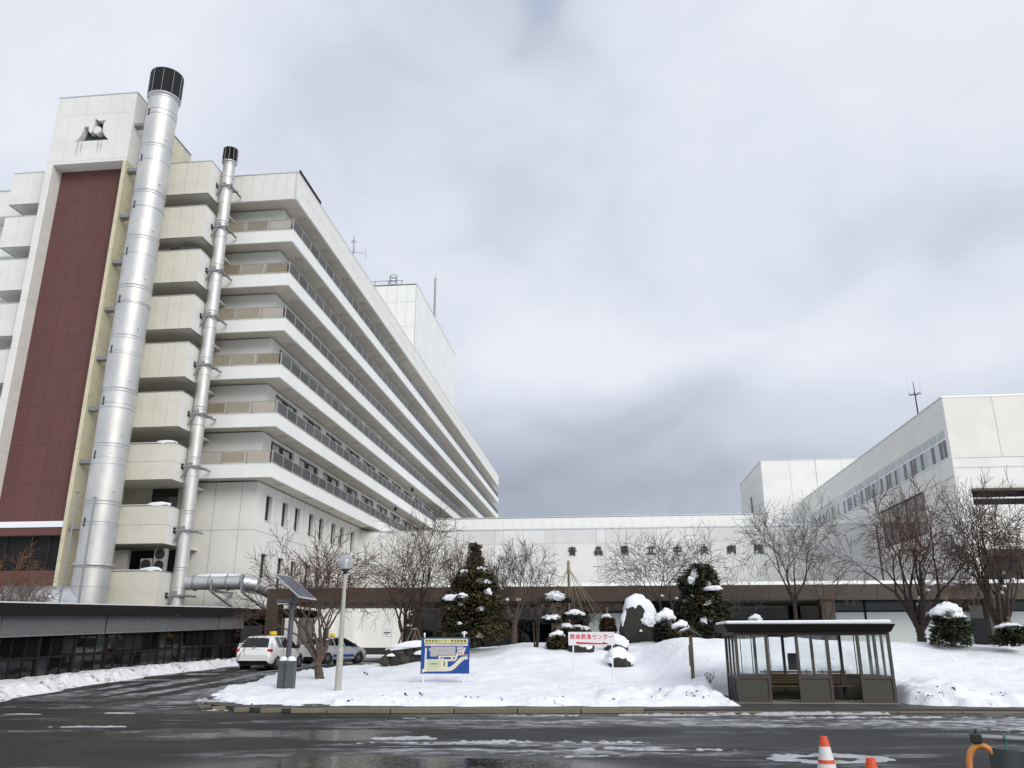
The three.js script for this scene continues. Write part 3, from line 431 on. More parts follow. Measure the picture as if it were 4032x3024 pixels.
// far side block on the roof behind the flues
part(hosp, 'roof_house', [box(-33.5, -30, 37, 39.4, -62, -57)], M.cream);
part(hosp, 'roof_house', [box(-42, -33.0, 37, 41.0, -76, -57.6)], M.whiteCool);

// ---- flues
function flue(name, label, x, z, r, top, bands, capH) {
  const t = hthing(name, label, 'chimney flue', [x, 0, z]), seg = [];
  const cyl = (y0, y1, rad) => { const g = flat(new THREE.CylinderGeometry(rad, rad, y1 - y0, 40, 1, true)); g.translate(x, (y0 + y1) / 2, z); const uv = g.attributes.uv; for (let i = 0; i < uv.count; i++) uv.setXY(i, uv.getX(i) * 2, (uv.getY(i) * (y1 - y0) + y0) * 0.22); return g; };
  const ys = [2.2, ...bands, top]; for (let i = 0; i + 1 < ys.length; i++) { const s = part(t, 'flue_section', cyl(ys[i] + 0.02, ys[i + 1] - 0.02, r - (i % 2) * 0.012), M.steel); part(s, 'band', [flat(new THREE.TorusGeometry(r + 0.005, 0.035, 6, 40)).rotateX(Math.PI / 2).translate(x, ys[i + 1], z), flat(new THREE.TorusGeometry(r, 0.025, 6, 40)).rotateX(Math.PI / 2).translate(x, ys[i + 1] - 0.2, z)], M.steelPlain); part(s, 'seam', flat(new THREE.TorusGeometry(r, 0.012, 4, 40)).rotateX(Math.PI / 2).translate(x, ys[i + 1] - 1.35, z), M.galv); }
  const cap = part(t, 'flue_cap', [cyl(top + 0.1, top + capH, r * 0.99)], M.black);
  part(cap, 'cap_ring', [flat(new THREE.TorusGeometry(r + 0.05, 0.07, 8, 40)).rotateX(Math.PI / 2).translate(x, top + 0.05, z)], M.steelPlain);
  for (let k = 0; k < 11; k++) part(cap, 'louver_ring', flat(new THREE.CylinderGeometry(r + 0.09, r + 0.03, (capH / 11) * 0.55, 40, 1, true)).translate(x, top + 0.15 + (k + 0.5) * (capH - 0.15) / 11, z), M.darkMetal);
  part(cap, 'louver_stay', Array.from({ length: 10 }, (_, k) => { const a = (k / 10) * Math.PI * 2; return rod([x + Math.cos(a) * (r + 0.1), top + 0.1, z + Math.sin(a) * (r + 0.1)], [x + Math.cos(a) * (r + 0.1), top + capH, z + Math.sin(a) * (r + 0.1)], 0.018); }), M.galv);
  return t;
}
{
  const bands = [6.4, 10.36, 14.07, 17.81, 21.53, 25.22, 28.97, 32.6, 36.4], x = -31.92, z = -49, r = 1.08;
  const f = flue('flue_stack', 'thick silver flue with a black louvred cap beside the red tower', x, z, r, 40.7, bands, 2.2);
  for (const y of [8.8, 13.1, 16.7, 20.3, 23.94, 27.54, 31.2, 35.0, 38.9]) { const b = part(f, 'bracket', [box(-34.15, x - r + 0.05, y, y + 0.2, z - 0.7, z - 0.25), box(-34.15, x - r + 0.05, y - 0.08, y - 0.002, z - 0.75, z - 0.2)], M.galv); part(b, 'clamp', flat(new THREE.CylinderGeometry(r + 0.02, r + 0.02, 0.08, 40, 1, true)).translate(x, y + 0.1, z), M.steelPlain); part(b, 'bolt_plate', [box(x - 0.42, x - 0.36, y - 0.1, y + 0.45, z + r * 0.9, z + r * 0.98)], M.darkMetal); }
  const fl = part(f, 'flange', flat(new THREE.CylinderGeometry(r + 0.16, r + 0.16, 0.1, 40)).translate(x, 6.4, z), M.steelPlain); for (let k = 0; k < 14; k++) { const a = (k / 14) * Math.PI * 2; part(fl, 'bolt', rod([x + Math.cos(a) * (r + 0.1), 6.28, z + Math.sin(a) * (r + 0.1)], [x + Math.cos(a) * (r + 0.1), 6.54, z + Math.sin(a) * (r + 0.1)], 0.025, 0.025, 6), M.galv); }
  part(f, 'duct', [rod([x, 4.0, z], [x - 9, 4.05, z + 0.4], 1.15, 1.15, 32)], M.steelPlain);
  part(f, 'duct_flange', [rod([x - 1.38, 4.0, z + 0.06], [x - 1.5, 4.0, z + 0.065], 1.3, 1.3, 32)], M.steelPlain); part(f, 'duct_lagging', [rod([x - 3.2, 4.01, z + 0.14], [x - 9, 4.05, z + 0.4], 1.19, 1.19, 32)], M.galv);
  for (const [a, y1] of [[-0.75, 10.7], [0.45, 10.3]]) part(f, 'vent_pipe', [rod([x + a - 0.15, 2.5, z + 1.42], [x + a - 0.1, y1, z + 1.42], 0.06, 0.06, 8), flat(new THREE.ConeGeometry(0.16, 0.16, 10)).translate(x + a - 0.1, y1 + 0.15, z + 1.42)], M.galv);
  for (let k = 0; k < 8; k++) part(f, 'sample_port', rod([x + r * 0.88, 11 + k * 3.7, z + r * 0.45], [x + r * 1.0, 11 + k * 3.7, z + r * 0.55], 0.05, 0.05, 8), M.steelPlain);
}
{
  const bands = [6.6, 10.4, 14.1, 17.75, 21.45, 25.1, 28.85, 32.5, 35.4], x = -28.36, z = -53.2, r = 0.46;
  const f = flue('flue_stack', 'slim silver flue with short black cap bracketed to cream balconies', x, z, r, 37.7, bands, 1.25);
  for (const y of [4.7, 8.96, 13.36, 17.11, 20.79, 24.55, 28.22, 31.85, 35.4]) {
    const b = part(f, 'bracket', [box(-28.9, x + r + 0.25, y, y + 0.12, z + r - 0.02, z + r + 0.1), box(x + r + 0.02, x + r + 0.14, y, y + 0.12, z - 1.4, z + r - 0.02), box(-28.9, x + r + 0.25, y, y + 0.12, z - r - 0.1, z - r + 0.02), bar([-28.9, y - 0.75, z + r + 0.04], [x - 0.1, y, z + r + 0.04], 0.09, 0.09)], M.galv);
    part(b, 'wall_plate', [box(-28.92, -28.86, y - 0.12, y + 0.25, z + r - 0.12, z + r + 0.2)], M.darkMetal); part(b, 'clamp', box(x - 0.17, x + 0.17, y + 0.12, y + 0.34, z + r - 0.06, z + r + 0.06), M.galv);
  }
  for (let k = 0; k < 9; k++) part(f, 'step_iron', flat(new THREE.TorusGeometry(0.05, 0.02, 5, 10)).translate(x + r + 0.03, 9.8 + k * 3.2, z + 0.1), M.steelPlain);
  const d = part(f, 'duct', [rod([x + r - 0.1, 5.62, z - 0.3], [-24.0, 5.62, z - 0.3], 0.47, 0.47, 28), rod([-24.0, 5.62, z - 0.3], [-23.2, 5.5, z - 0.6], 0.47, 0.47, 28), rod([-23.2, 5.5, z - 0.6], [-22.6, 5.1, z - 1.4], 0.47, 0.47, 28)], M.steelPlain);
  for (const px of [-27.4, -26.3, -25.1, -24.1]) part(d, 'duct_flange', rod([px, 5.62, z - 0.3], [px + 0.06, 5.62, z - 0.3], 0.55, 0.55, 28), M.galv);
  part(d, 'snow_strip', blob(1.75, 0.16, 0.28, 5, 0.25, 3).translate(-25.9, 6.03, z - 0.3), M.snowCap);
  for (const px of [-26.0, -23.9]) part(f, 'duct_bracket', [box(px - 0.06, px + 0.06, 4.98, 5.16, ZW, z + 0.2), bar([px, 5.0, z + 0.1], [px + 0.3, 4.0, ZW + 0.1], 0.1, 0.1), box(px - 0.06, px + 0.06, 5.1, 5.8, z + 0.18, z + 0.26)], M.galv);
}
// ---- machines on the plant balconies
{
  const mkAC = (x, y, z, w, h, fans, label, m) => { const t = hthing('air_conditioner', label, 'air conditioner', [x, y, z], 'outdoor units on the plant balconies'); part(t, 'case', rbox(x, x + w, y, y + h, z - 0.35, z, 0.03), m); for (let k = 0; k < fans; k++) { const cy = y + h * ((k + 0.5) / fans), rr = Math.min(w * 0.42, (h / fans) * 0.42); part(t, 'fan_grille', flat(new THREE.TorusGeometry(rr, 0.03, 6, 24)).translate(x + w / 2, cy, z + 0.01), M.darkMetal); part(t, 'fan', flat(new THREE.CircleGeometry(rr, 20)).translate(x + w / 2, cy, z + 0.012), M.black); } return t; };
  const plain = std(0.3, 0.295, 0.27, 0.6);
  mkAC(-29.95, 6.3, -52.4, 0.85, 1.5, 2, 'tall two-fan outdoor unit at right end of lowest plant balcony', plain); mkAC(-30.85, 6.3, -52.4, 0.8, 0.85, 1, 'small single-fan outdoor unit in middle of lowest plant balcony', plain);
  mkAC(-33.2, 6.3, -52.6, 1.3, 1.45, 0, 'wide boxy outdoor unit at left end of lowest plant balcony', std(0.34, 0.33, 0.29, 0.7));
  mkAC(-32.8, 29.46, -52.2, 1.1, 0.75, 0, 'dark boxy unit above third plant balcony beside thick flue', std(0.12, 0.115, 0.1, 0.7)); mkAC(-30.9, 29.46, -52.2, 1.25, 0.8, 0, 'dark boxy unit at right end above third plant balcony', std(0.12, 0.115, 0.1, 0.7));
  const a = mkAC(-25.1, 28.5, -55.8, 0.7, 0.85, 0, 'louvred outdoor unit hung at balcony corner below upper slab', std(0.5, 0.5, 0.49, 0.5)); for (let k = 0; k < 6; k++) part(a, 'grille_bar', box(-25.02, -24.48, 28.62 + k * 0.11, 28.67 + k * 0.11, -55.8, -55.78), M.darkMetal);
  // small dome cameras under the balconies
  for (const [x, y, z, w] of [[-23.9, 16.6, -92, 'lowest'], [-23.9, 20.25, -100, 'second lowest']]) { const t = hthing('dome_camera', 'small black dome camera under the ' + w + ' balcony soffit', 'camera', [x, y, z], 'balcony cameras'); part(t, 'bracket', box(x - 0.06, x + 0.06, y, y + 0.17, z - 0.06, z + 0.06), M.darkMetal); part(t, 'dome', flat(new THREE.SphereGeometry(0.2, 12, 8)).translate(x, y - 0.1, z), M.black); }
}
// ---- antennas, roof railing, rod
{
  const x = -26, z = -77.4; let t = hthing('antenna_mast', 'thin antenna mast with cross arms on hospital roof edge', 'antenna', [x, 36.85, z]);
  part(t, 'mast', [rod([x, 36.85, z], [x, 43.9, z], 0.08, 0.05)], M.galv); part(t, 'cross_arm', rod([x - 1.1, 41.9, z + 0.4], [x + 1.3, 42.0, z - 0.4], 0.03), M.galv); part(t, 'cross_arm', rod([x - 0.6, 41.8, z - 1], [x + 0.5, 41.8, z + 1], 0.03), M.galv);
  for (const [dx, dz] of [[-1.1, 0.4], [1.3, -0.4], [0.5, 1], [-0.6, -1]]) part(t, 'dipole', rod([x + dx, 41.2, z + dz], [x + dx, 42.6, z + dz], 0.02), M.galv); part(t, 'top_ring', [flat(new THREE.TorusGeometry(0.2, 0.03, 6, 12)).rotateX(1.57).translate(x, 43.3, z), rod([x - 0.3, 43.2, z], [x + 0.3, 43.2, z], 0.025)], M.galv);
  const px = -27.0, pz = -124; t = hthing('lightning_rod', 'tall thick rod standing behind the hospital penthouse roof', 'lightning rod', [px, 50.6, pz]); part(t, 'mast', [rod([px, 50.6, pz], [px, 60.5, pz], 0.2, 0.17, 12)], M.galv); part(t, 'tip', rod([px, 60.5, pz], [px, 61.4, pz], 0.06, 0.02), M.galv);
  t = hthing('roof_railing', 'dark pipe railing with caged ladder hoops on penthouse roof', 'railing', [-32, 50.74, -106]); const rl = []; for (let k = 0; k < 6; k++) part(t, 'post', rod([-38 + k * 2, 50.74, -106], [-38 + k * 2, 51.95, -106], 0.045), M.darkMetal); for (const h of [0.6, 1.2]) part(t, 'rail', rod([-38, 50.74 + h, -106], [-28, 50.74 + h, -106], 0.035), M.darkMetal);
  for (const hx of [-34.4, -29.2]) for (const h of [0.7, 1.2, 1.7]) part(t, 'hoop', flat(new THREE.TorusGeometry(0.5, 0.04, 5, 16)).rotateX(1.57).translate(hx, 50.74 + h, -105.6), M.darkMetal); for (const hx of [-34.9, -33.9, -29.7, -28.7]) part(t, 'hoop_post', rod([hx, 50.74, -105.6], [hx, 52.5, -105.6], 0.045), M.darkMetal); part(t, 'hatch_cover', hexa([[-31.6, 50.76, -107], [-30, 50.76, -107], [-30, 50.76, -108], [-31.6, 50.76, -108], [-31.3, 50.9, -107], [-29.9, 51.5, -107], [-29.9, 51.5, -108], [-31.3, 50.9, -108]].map((p) => p)), M.darkMetal);
}
// ------------------------------------------------------------------ writing: strokes on a 100 x 100 field, y down
const G = {
  '青': [[15, 14, 85, 14], [22, 30, 78, 30], [5, 46, 95, 46], [50, 2, 50, 46], [25, 58, 25, 98], [25, 58, 76, 58, 76, 95, 66, 95], [25, 71, 76, 71], [25, 83, 76, 83]],
  '森': [[20, 14, 80, 14], [50, 0, 50, 44], [50, 16, 22, 40], [50, 16, 78, 40], [5, 60, 46, 60], [25, 48, 25, 100], [25, 62, 4, 88], [25, 62, 45, 84], [54, 60, 96, 60], [75, 48, 75, 100], [75, 62, 54, 88], [75, 62, 97, 86]],
  '県': [[32, 4, 78, 4, 78, 50, 32, 50, 32, 4], [32, 19, 78, 19], [32, 34, 78, 34], [14, 10, 14, 64, 92, 64], [52, 64, 52, 98], [30, 74, 14, 94], [72, 74, 90, 94]],
  '立': [[50, 2, 50, 20], [12, 22, 88, 22], [32, 34, 40, 84], [70, 32, 60, 84], [5, 88, 95, 88]],
  '中': [[14, 24, 86, 24, 86, 64, 14, 64, 14, 24], [50, 2, 50, 100]],
  '央': [[24, 52, 24, 20, 76, 20, 76, 52], [50, 2, 50, 54], [5, 54, 95, 54], [50, 54, 38, 78, 8, 97], [50, 56, 66, 80, 94, 97]],
  '病': [[54, 2, 54, 14], [20, 16, 96, 16], [20, 16, 20, 60, 8, 97], [6, 30, 12, 44], [4, 66, 18, 56], [32, 32, 94, 32], [34, 98, 34, 48, 92, 48, 92, 94, 84, 94], [62, 32, 60, 60, 44, 80], [62, 62, 80, 80]],
  '院': [[8, 6, 8, 98], [8, 6, 30, 6, 22, 30, 32, 44, 28, 60, 16, 60], [64, 2, 64, 12], [40, 28, 40, 14, 94, 14, 94, 28], [50, 34, 84, 34], [40, 52, 96, 52], [58, 52, 54, 80, 38, 97], [74, 52, 74, 92, 94, 92, 96, 80]],
  '救': [[4, 24, 52, 24], [28, 4, 28, 92, 20, 90], [42, 8, 48, 16], [8, 40, 20, 52], [4, 84, 26, 62], [50, 38, 34, 54], [30, 54, 52, 78], [68, 2, 54, 32], [60, 22, 96, 22], [84, 24, 76, 60, 50, 97], [60, 34, 74, 68, 98, 97]],
  '命': [[50, 2, 6, 38], [50, 2, 94, 38], [32, 36, 68, 36], [14, 50, 46, 50, 46, 84, 14, 84, 14, 50], [58, 50, 88, 50, 88, 86, 78, 84], [58, 50, 58, 100]],
  '急': [[36, 2, 18, 22], [34, 10, 66, 10, 56, 24], [18, 26, 82, 26, 82, 60, 18, 60], [22, 43, 82, 43], [16, 72, 8, 90], [34, 68, 34, 90, 42, 96, 72, 96, 74, 82], [50, 66, 58, 78], [80, 70, 92, 86]],
  'セ': [[8, 40, 90, 28, 72, 56], [36, 8, 36, 84, 44, 92, 86, 92]], 'ン': [[12, 18, 34, 34], [10, 90, 50, 76, 90, 28]], 'タ': [[42, 4, 8, 52], [32, 22, 84, 22, 62, 68, 22, 98], [30, 44, 66, 64]], 'ー': [[8, 50, 92, 50]],
  '専': [[10, 12, 90, 12], [50, 0, 50, 52], [20, 24, 80, 24, 80, 52, 20, 52, 20, 24], [20, 38, 80, 38], [4, 64, 96, 64], [70, 54, 70, 96, 58, 96], [26, 74, 38, 86]],
  '用': [[20, 8, 20, 60, 8, 98], [20, 8, 84, 8, 84, 94, 74, 96], [20, 36, 84, 36], [20, 62, 84, 62], [52, 8, 52, 98]],
  '駐': [[10, 6, 10, 62], [10, 6, 46, 6], [10, 24, 44, 24], [10, 42, 44, 42], [28, 6, 28, 60], [10, 60, 48, 60, 46, 94, 38, 94], [6, 74, 4, 92], [16, 74, 18, 88], [26, 74, 28, 88], [72, 2, 78, 12], [56, 24, 96, 24], [58, 56, 94, 56], [52, 92, 98, 92], [75, 24, 75, 92]],
  '車': [[8, 12, 92, 12], [18, 26, 82, 26, 82, 62, 18, 62, 18, 26], [18, 44, 82, 44], [4, 78, 96, 78], [50, 2, 50, 100]],
  '場': [[2, 34, 36, 34], [19, 8, 19, 82], [0, 88, 38, 76], [48, 4, 90, 4, 90, 38, 48, 38, 48, 4], [48, 21, 90, 21], [38, 50, 98, 50], [54, 52, 36, 78], [48, 62, 94, 62, 90, 94, 80, 94], [64, 64, 44, 92], [80, 64, 60, 96]],
  '体': [[28, 2, 4, 46], [18, 30, 18, 100], [34, 26, 98, 26], [66, 2, 66, 98], [64, 28, 36, 74], [68, 28, 96, 74], [52, 78, 82, 78]],
  '以': [[14, 10, 14, 70, 40, 58], [36, 20, 46, 40], [80, 6, 76, 50, 40, 94], [70, 62, 94, 92]], '外': [[28, 4, 6, 50], [20, 28, 48, 28, 36, 66, 8, 96], [20, 46, 36, 58], [70, 2, 70, 100], [70, 36, 94, 56]],
  'を': [[14, 24, 84, 24], [44, 4, 18, 58, 52, 44, 58, 70], [88, 46, 36, 76, 44, 94, 86, 92]], 'ご': [[22, 20, 66, 20, 56, 28], [18, 72, 30, 88, 76, 86], [80, 6, 86, 16]], '利': [[40, 4, 8, 16], [2, 34, 50, 34], [26, 12, 26, 98], [26, 36, 4, 72], [28, 38, 48, 62], [64, 14, 64, 70], [90, 4, 90, 94, 80, 94]],
  'の': [[52, 20, 40, 78, 18, 84, 8, 60, 24, 28, 60, 14, 90, 40, 84, 76, 58, 94]], '方': [[50, 2, 50, 18], [6, 22, 94, 22], [40, 22, 34, 60, 10, 96], [38, 46, 82, 46, 78, 92, 62, 94]], 'は': [[16, 10, 14, 94], [34, 30, 94, 30], [68, 8, 70, 78, 48, 92, 36, 80, 54, 68, 92, 90]],
  '下': [[6, 10, 94, 10], [48, 10, 48, 98], [52, 36, 82, 58]], 'さ': [[14, 28, 86, 22], [40, 4, 70, 58], [20, 62, 30, 88, 76, 90]], 'い': [[14, 18, 18, 70, 34, 84], [74, 22, 90, 68]],
};
function write(ctx, text, x, y, size, pitch, color, weight = 0.11) {
  ctx.strokeStyle = color; ctx.lineWidth = size * weight; ctx.lineCap = 'round'; ctx.lineJoin = 'round';
  [...text].forEach((ch, i) => { for (const s of G[ch] || []) { ctx.beginPath(); for (let k = 0; k < s.length; k += 2) { const px = x + i * pitch + (s[k] / 100) * size, py = y + (s[k + 1] / 100) * size; k ? ctx.lineTo(px, py) : ctx.moveTo(px, py); } ctx.stroke(); } });
}
function canvasTex(w, h, draw) { const c = document.createElement('canvas'); c.width = w; c.height = h; draw(c.getContext('2d'), w, h); const t = new THREE.CanvasTexture(c); t.colorSpace = THREE.SRGBColorSpace; t.magFilter = t.minFilter = THREE.LinearFilter; return t; }
function face(x0, x1, y0, y1, z) { const g = flat(new THREE.PlaneGeometry(x1 - x0, y1 - y0)); g.translate((x0 + x1) / 2, (y0 + y1) / 2, z); return g; }
function strokeSolid(ch, x, y, size, th, depth, z) {              // a character as solid bars, lower left at x, y
  const gs = []; for (const s of G[ch]) for (let k = 0; k + 3 < s.length; k += 2) { const ax = x + (s[k] / 100) * size, ay = y + (1 - s[k + 1] / 100) * size, bx = x + (s[k + 2] / 100) * size, by = y + (1 - s[k + 3] / 100) * size, L = Math.hypot(bx - ax, by - ay), g = flat(new THREE.BoxGeometry(L + th * 0.9, th, depth)); g.rotateZ(Math.atan2(by - ay, bx - ax)); g.translate((ax + bx) / 2, (ay + by) / 2, z + depth / 2 + gs.length * 0.0015); gs.push(g); }
  return join(gs);
}

// ------------------------------------------------------------------ entrance building with the hospital's name
{
  const Z = -82, X0 = -25.3, X1 = 25.7, t = hthing('entrance_building', 'low white panelled entrance building with dark name characters on its front', 'building', [0, 0, Z]);
  part(t, 'wall', [box(X0, X1, 0.3, 12.55, Z - 29, Z - 0.08)], M.joint);
  const mats = [M.whiteCool, M.whiteCool.clone(), M.whiteCool.clone()]; mats[1].color = col(0.765, 0.77, 0.765); mats[2].color = col(0.79, 0.79, 0.785);
  let x = X0, i = 0; const edges = [];
  while (x < X1 - 0.3) { const w = i % 2 ? 0.86 : 4.2, e = Math.min(x + w, X1); edges.push([x, e]); x = e; i++; }
  edges.forEach(([a, b], k) => { part(t, 'wall_panel', box(a + 0.01, b - 0.01, 11.2, 12.55, Z - 0.08, Z), mats[k % 3]); part(t, 'wall_panel', box(a + 0.01, b - 0.01, 6.0, 11.185, Z - 0.08, Z), mats[(k + 1) % 3]); part(t, 'wall_panel', box(a + 0.01, b - 0.01, 1.35, 5.985, Z - 0.08, Z), mats[(k + 2) % 3]); });
  part(t, 'plinth', box(X0, X1, 0.3, 1.33, Z - 0.08, Z + 0.05), M.black);
  part(t, 'roof_snow', box(X0 + 0.1, X1 - 0.1, 12.555, 12.6, Z - 29, Z - 0.32), M.snowCap);
  const cp = part(t, 'coping', box(X0, X1, 12.55, 12.66, Z - 0.3, Z + 0.04), M.steelPlain); part(cp, 'snow_strip', box(-10, X1, 12.66, 12.76, Z - 0.6, Z + 0.02), M.snowCap);
  [...'青森県立中央病院'].forEach((ch, k) => part(t, 'letter', strokeSolid(ch, -3.7 + k * 2.555, 9.98, 0.87, 0.1, 0.06, Z + 0.03), std(0.03, 0.032, 0.035, 0.4)));
  const sg = part(t, 'notice_plate', box(-22.1, -21.1, 2.35, 3.15, Z, Z + 0.02), M.signWhite); part(sg, 'print', face(-22.08, -21.12, 2.37, 3.13, Z + 0.024), new THREE.MeshStandardMaterial({ roughness: 0.6, map: canvasTex(128, 104, (c, w, h) => { c.fillStyle = '#e4e4e6'; c.fillRect(0, 0, w, h); c.strokeStyle = '#8a6a78'; c.lineWidth = 5; c.strokeRect(4, 4, w - 8, h - 8); c.fillStyle = '#4a4a55'; c.fillRect(20, 42, 88, 20); c.fillRect(28, 72, 60, 9); c.fillStyle = '#a88'; c.fillRect(24, 20, 70, 6); }) }));
}
// the wing behind it, only its parapet shows
{
  const Z = -112, t = hthing('rear_wing', 'grey panelled parapet of a wing behind the entrance building', 'building', [0, 0, Z]);
  part(t, 'wall', box(-23.2, 21, 0, 18.15, Z - 8, Z - 0.08), M.joint); const pn = box(0, 1.33, 0, 4.2, 0, 0.08), m2 = M.whiteCool; for (let k = 0; k < 33; k++) piece(t, 'parapet_panel', pn, m2, [-23.2 + k * 1.345, 13.9, Z - 0.08]); part(t, 'coping', box(-23.2, 21, 18.16, 18.3, Z - 0.4, Z + 0.05), M.steelPlain);
  part(t, 'end_panel', box(-27, -23.22, 0, 18.15, Z - 0.1, Z + 0.02), M.whiteCool);
}
// ---- right wing
{
  const X = 25.87, Z = -63.1, T = 19.62, t = hthing('right_wing', 'white hospital wing with a ribbon of windows along its left side', 'building', [X, 0, Z]);
  const gs = [box(X, X + 0.4, 17.25, T, -110, Z), box(X, X + 0.4, 13.6, 15.08, -110, Z), box(X, X + 0.4, 15.08, 17.25, Z - 0.55, Z), box(X, X + 0.4, 15.08, 17.25, -110, -107), box(X, X + 0.4, 0.3, 10.2, -110, Z), box(X, X + 0.4, 10.2, 13.6, -69.5, Z), box(X, X + 0.4, 10.2, 13.6, -110, -80.5), box(X + 0.4, X + 20, 0.3, T - 0.1, -110, Z - 0.9)];
  part(t, 'wall', gs, M.white);
  // front: panels, two string courses, dark loggia band
  const fm = M.cream.clone(); fm.color = col(0.80, 0.785, 0.735); part(t, 'front_panel', box(X + 0.02, X + 3.55, 14.93, T, Z - 0.05, Z + 0.02), fm); for (let k = 0; k < 4; k++) part(t, 'front_panel', box(X + 3.58 + k * 3.56, X + 7.1 + k * 3.56, 14.93, T, Z - 0.05, Z + 0.02), fm);
  part(t, 'front_panel', box(X + 0.02, X + 20, 14.2, 14.9, Z - 0.05, Z + 0.02), M.white); part(t, 'front_panel', box(X + 0.02, X + 1.0, 0.3, 14.17, Z - 0.05, Z + 0.02), M.white); part(t, 'front_panel', box(X + 1.0, X + 20, 12.6, 14.17, Z - 0.05, Z + 0.02), M.white); part(t, 'front_panel', box(X + 1.0, X + 20, 8.2, 11.3, Z - 0.05, Z + 0.02), M.white);
  part(t, 'front_core', box(X + 0.4, X + 20, 0.3, T - 0.1, Z - 0.9, Z - 0.5), M.black);
  const lg = part(t, 'loggia', box(X + 1.0, X + 20, 12.4, 12.58, Z - 0.5, Z + 0.25), M.bronze); part(lg, 'loggia_rail', [box(X + 1.0, X + 20, 11.85, 11.95, Z - 0.1, Z - 0.02), box(X + 1.0, X + 20, 11.3, 11.4, Z - 0.1, Z - 0.02)], M.whiteFrame);
  const gf = part(t, 'window', [box(X + 1.0, X + 20, 7.7, 8.15, Z - 0.3, Z + 0.2), ...Array.from({ length: 7 }, (_, k) => box(X + 1.1 + k * 2.4, X + 1.25 + k * 2.4, 0.3, 7.7, Z - 0.2, Z + 0.05))], M.bronze); for (let k = 0; k < 6; k++) for (const [a, b] of [[1, 5.6], [5.75, 7.6]]) part(gf, 'pane', box(X + 1.27 + k * 2.4, X + 3.48 + k * 2.4, a, b, Z - 0.1, Z - 0.08), M.glass);
  part(t, 'coping', [box(X - 0.05, X + 20, T, T + 0.1, -110, Z + 0.06)], M.steelPlain); part(t, 'ledge', [box(X - 0.02, X, 13.55, 13.62, -110, Z), box(X + 0.02, X + 20, 14.17, 14.2, Z - 0.02, Z + 0.05)], M.greyWall);
  // ribbon window: bays with an upper light and two lower lights
  const n = 27, w = (107 - 63.65) / n, fr = join([box(-0.05, 0.03, 0, 0.08, -w, 0), box(-0.05, 0.03, 1.42, 1.55, -w, 0), box(-0.05, 0.03, 2.09, 2.17, -w, 0), box(-0.05, 0.031, 0.08, 1.42, -0.07, 0), box(-0.05, 0.031, 1.55, 2.09, -0.1, 0), box(-0.05, 0.031, 0.08, 1.42, -w / 2 - 0.035, -w / 2 + 0.035)]), lo = box(-0.02, 0, 0.08, 1.42, -w / 2 + 0.04, -0.07), up = box(-0.02, 0, 1.55, 2.09, -w, -0.1), rr = rng(21);
  const pale = std(0.42, 0.46, 0.46, 0.08), pale2 = std(0.5, 0.53, 0.52, 0.1), dk = std(0.10, 0.105, 0.1, 0.06);
  for (let k = 0; k < n; k++) { const z = -63.65 - k * w, wdw = piece(t, 'window', fr, M.whiteFrame, [X + 0.1, 15.08, z]); piece(wdw, 'pane', up, rr() < 0.5 ? pale : pale2, [X + 0.08, 15.08, z]); piece(wdw, 'pane', lo, (k * 3) % 4 < 2 ? dk : pale2, [X + 0.08, 15.08, z]); piece(wdw, 'pane', lo, (k * 3 + 1) % 4 < 2 ? dk : pale, [X + 0.08, 15.08, z - w / 2]); }
  part(t, 'sill', box(X - 0.06, X + 0.1, 15.0, 15.08, -107, -63.6), M.whiteFrame);
  const lw = part(t, 'window', [box(X + 0.05, X + 0.2, 10.2, 10.35, -80.5, -69.5), box(X + 0.05, X + 0.2, 13.45, 13.6, -80.5, -69.5), ...[0, 1, 2, 3, 4, 5].map((k) => box(X + 0.05, X + 0.2, 10.35, 13.45, -69.5 - k * 2.2 - 0.18, -69.5 - k * 2.2))], M.bronze); for (let k = 0; k < 5; k++) part(lw, 'pane', box(X + 0.08, X + 0.1, 10.36, 13.44, -69.7 - k * 2.2 - 2.0, -69.7 - k * 2.2), std(0.17, 0.16, 0.15, 0.08));
  part(t, 'recess', box(X + 0.25, X + 0.38, 10.2, 17.25, -107, -63.6), M.joint);
  // tall block behind
  const b = hthing('rear_block', 'plain white panelled block rising behind the right wing', 'building', [20.93, 0, -110.2]); part(b, 'wall', [box(20.93, 50, 0, 24.95, -128.5, -110.3)], M.whiteCool);
  [[20.95, 24.6], [24.63, 27.85], [28.0, 31.3], [31.33, 34.6], [34.63, 37.9]].forEach(([p, q]) => { part(b, 'wall_panel', box(p, q, 17.8, 24.95, -110.3, -110.2), M.whiteCool); part(b, 'wall_panel', box(p, q, 0, 17.77, -110.3, -110.2), M.whiteCool); }); part(b, 'coping', box(20.88, 50, 24.96, 25.05, -128.5, -110.15), M.steelPlain); part(b, 'downpipe', rod([20.85, 18, -119], [20.85, 21.6, -119], 0.14), M.galv);
  const ax = 26.6, az = -70, an = hthing('antenna_mast', 'dark antenna pole with ring of thin whips on right wing', 'antenna', [ax, T, az]); part(an, 'mast', rod([ax, T, az], [ax, T + 2.3, az], 0.07, 0.05), M.darkMetal); part(an, 'mast_top', rod([ax, T + 2.3, az], [ax, T + 3.4, az], 0.035, 0.025), M.darkMetal); for (let k = 0; k < 6; k++) { const a = (k / 6) * 6.283, ex = ax + Math.cos(a) * 0.55, ez = az + Math.sin(a) * 0.55; part(an, 'arm', rod([ax, T + 2.3, az], [ex, T + 2.36, ez], 0.03), M.darkMetal); part(an, 'whip', rod([ex, T + 2.1, ez], [ex, T + 4.3, ez], 0.006, 0.004, 5), M.galv); }
}
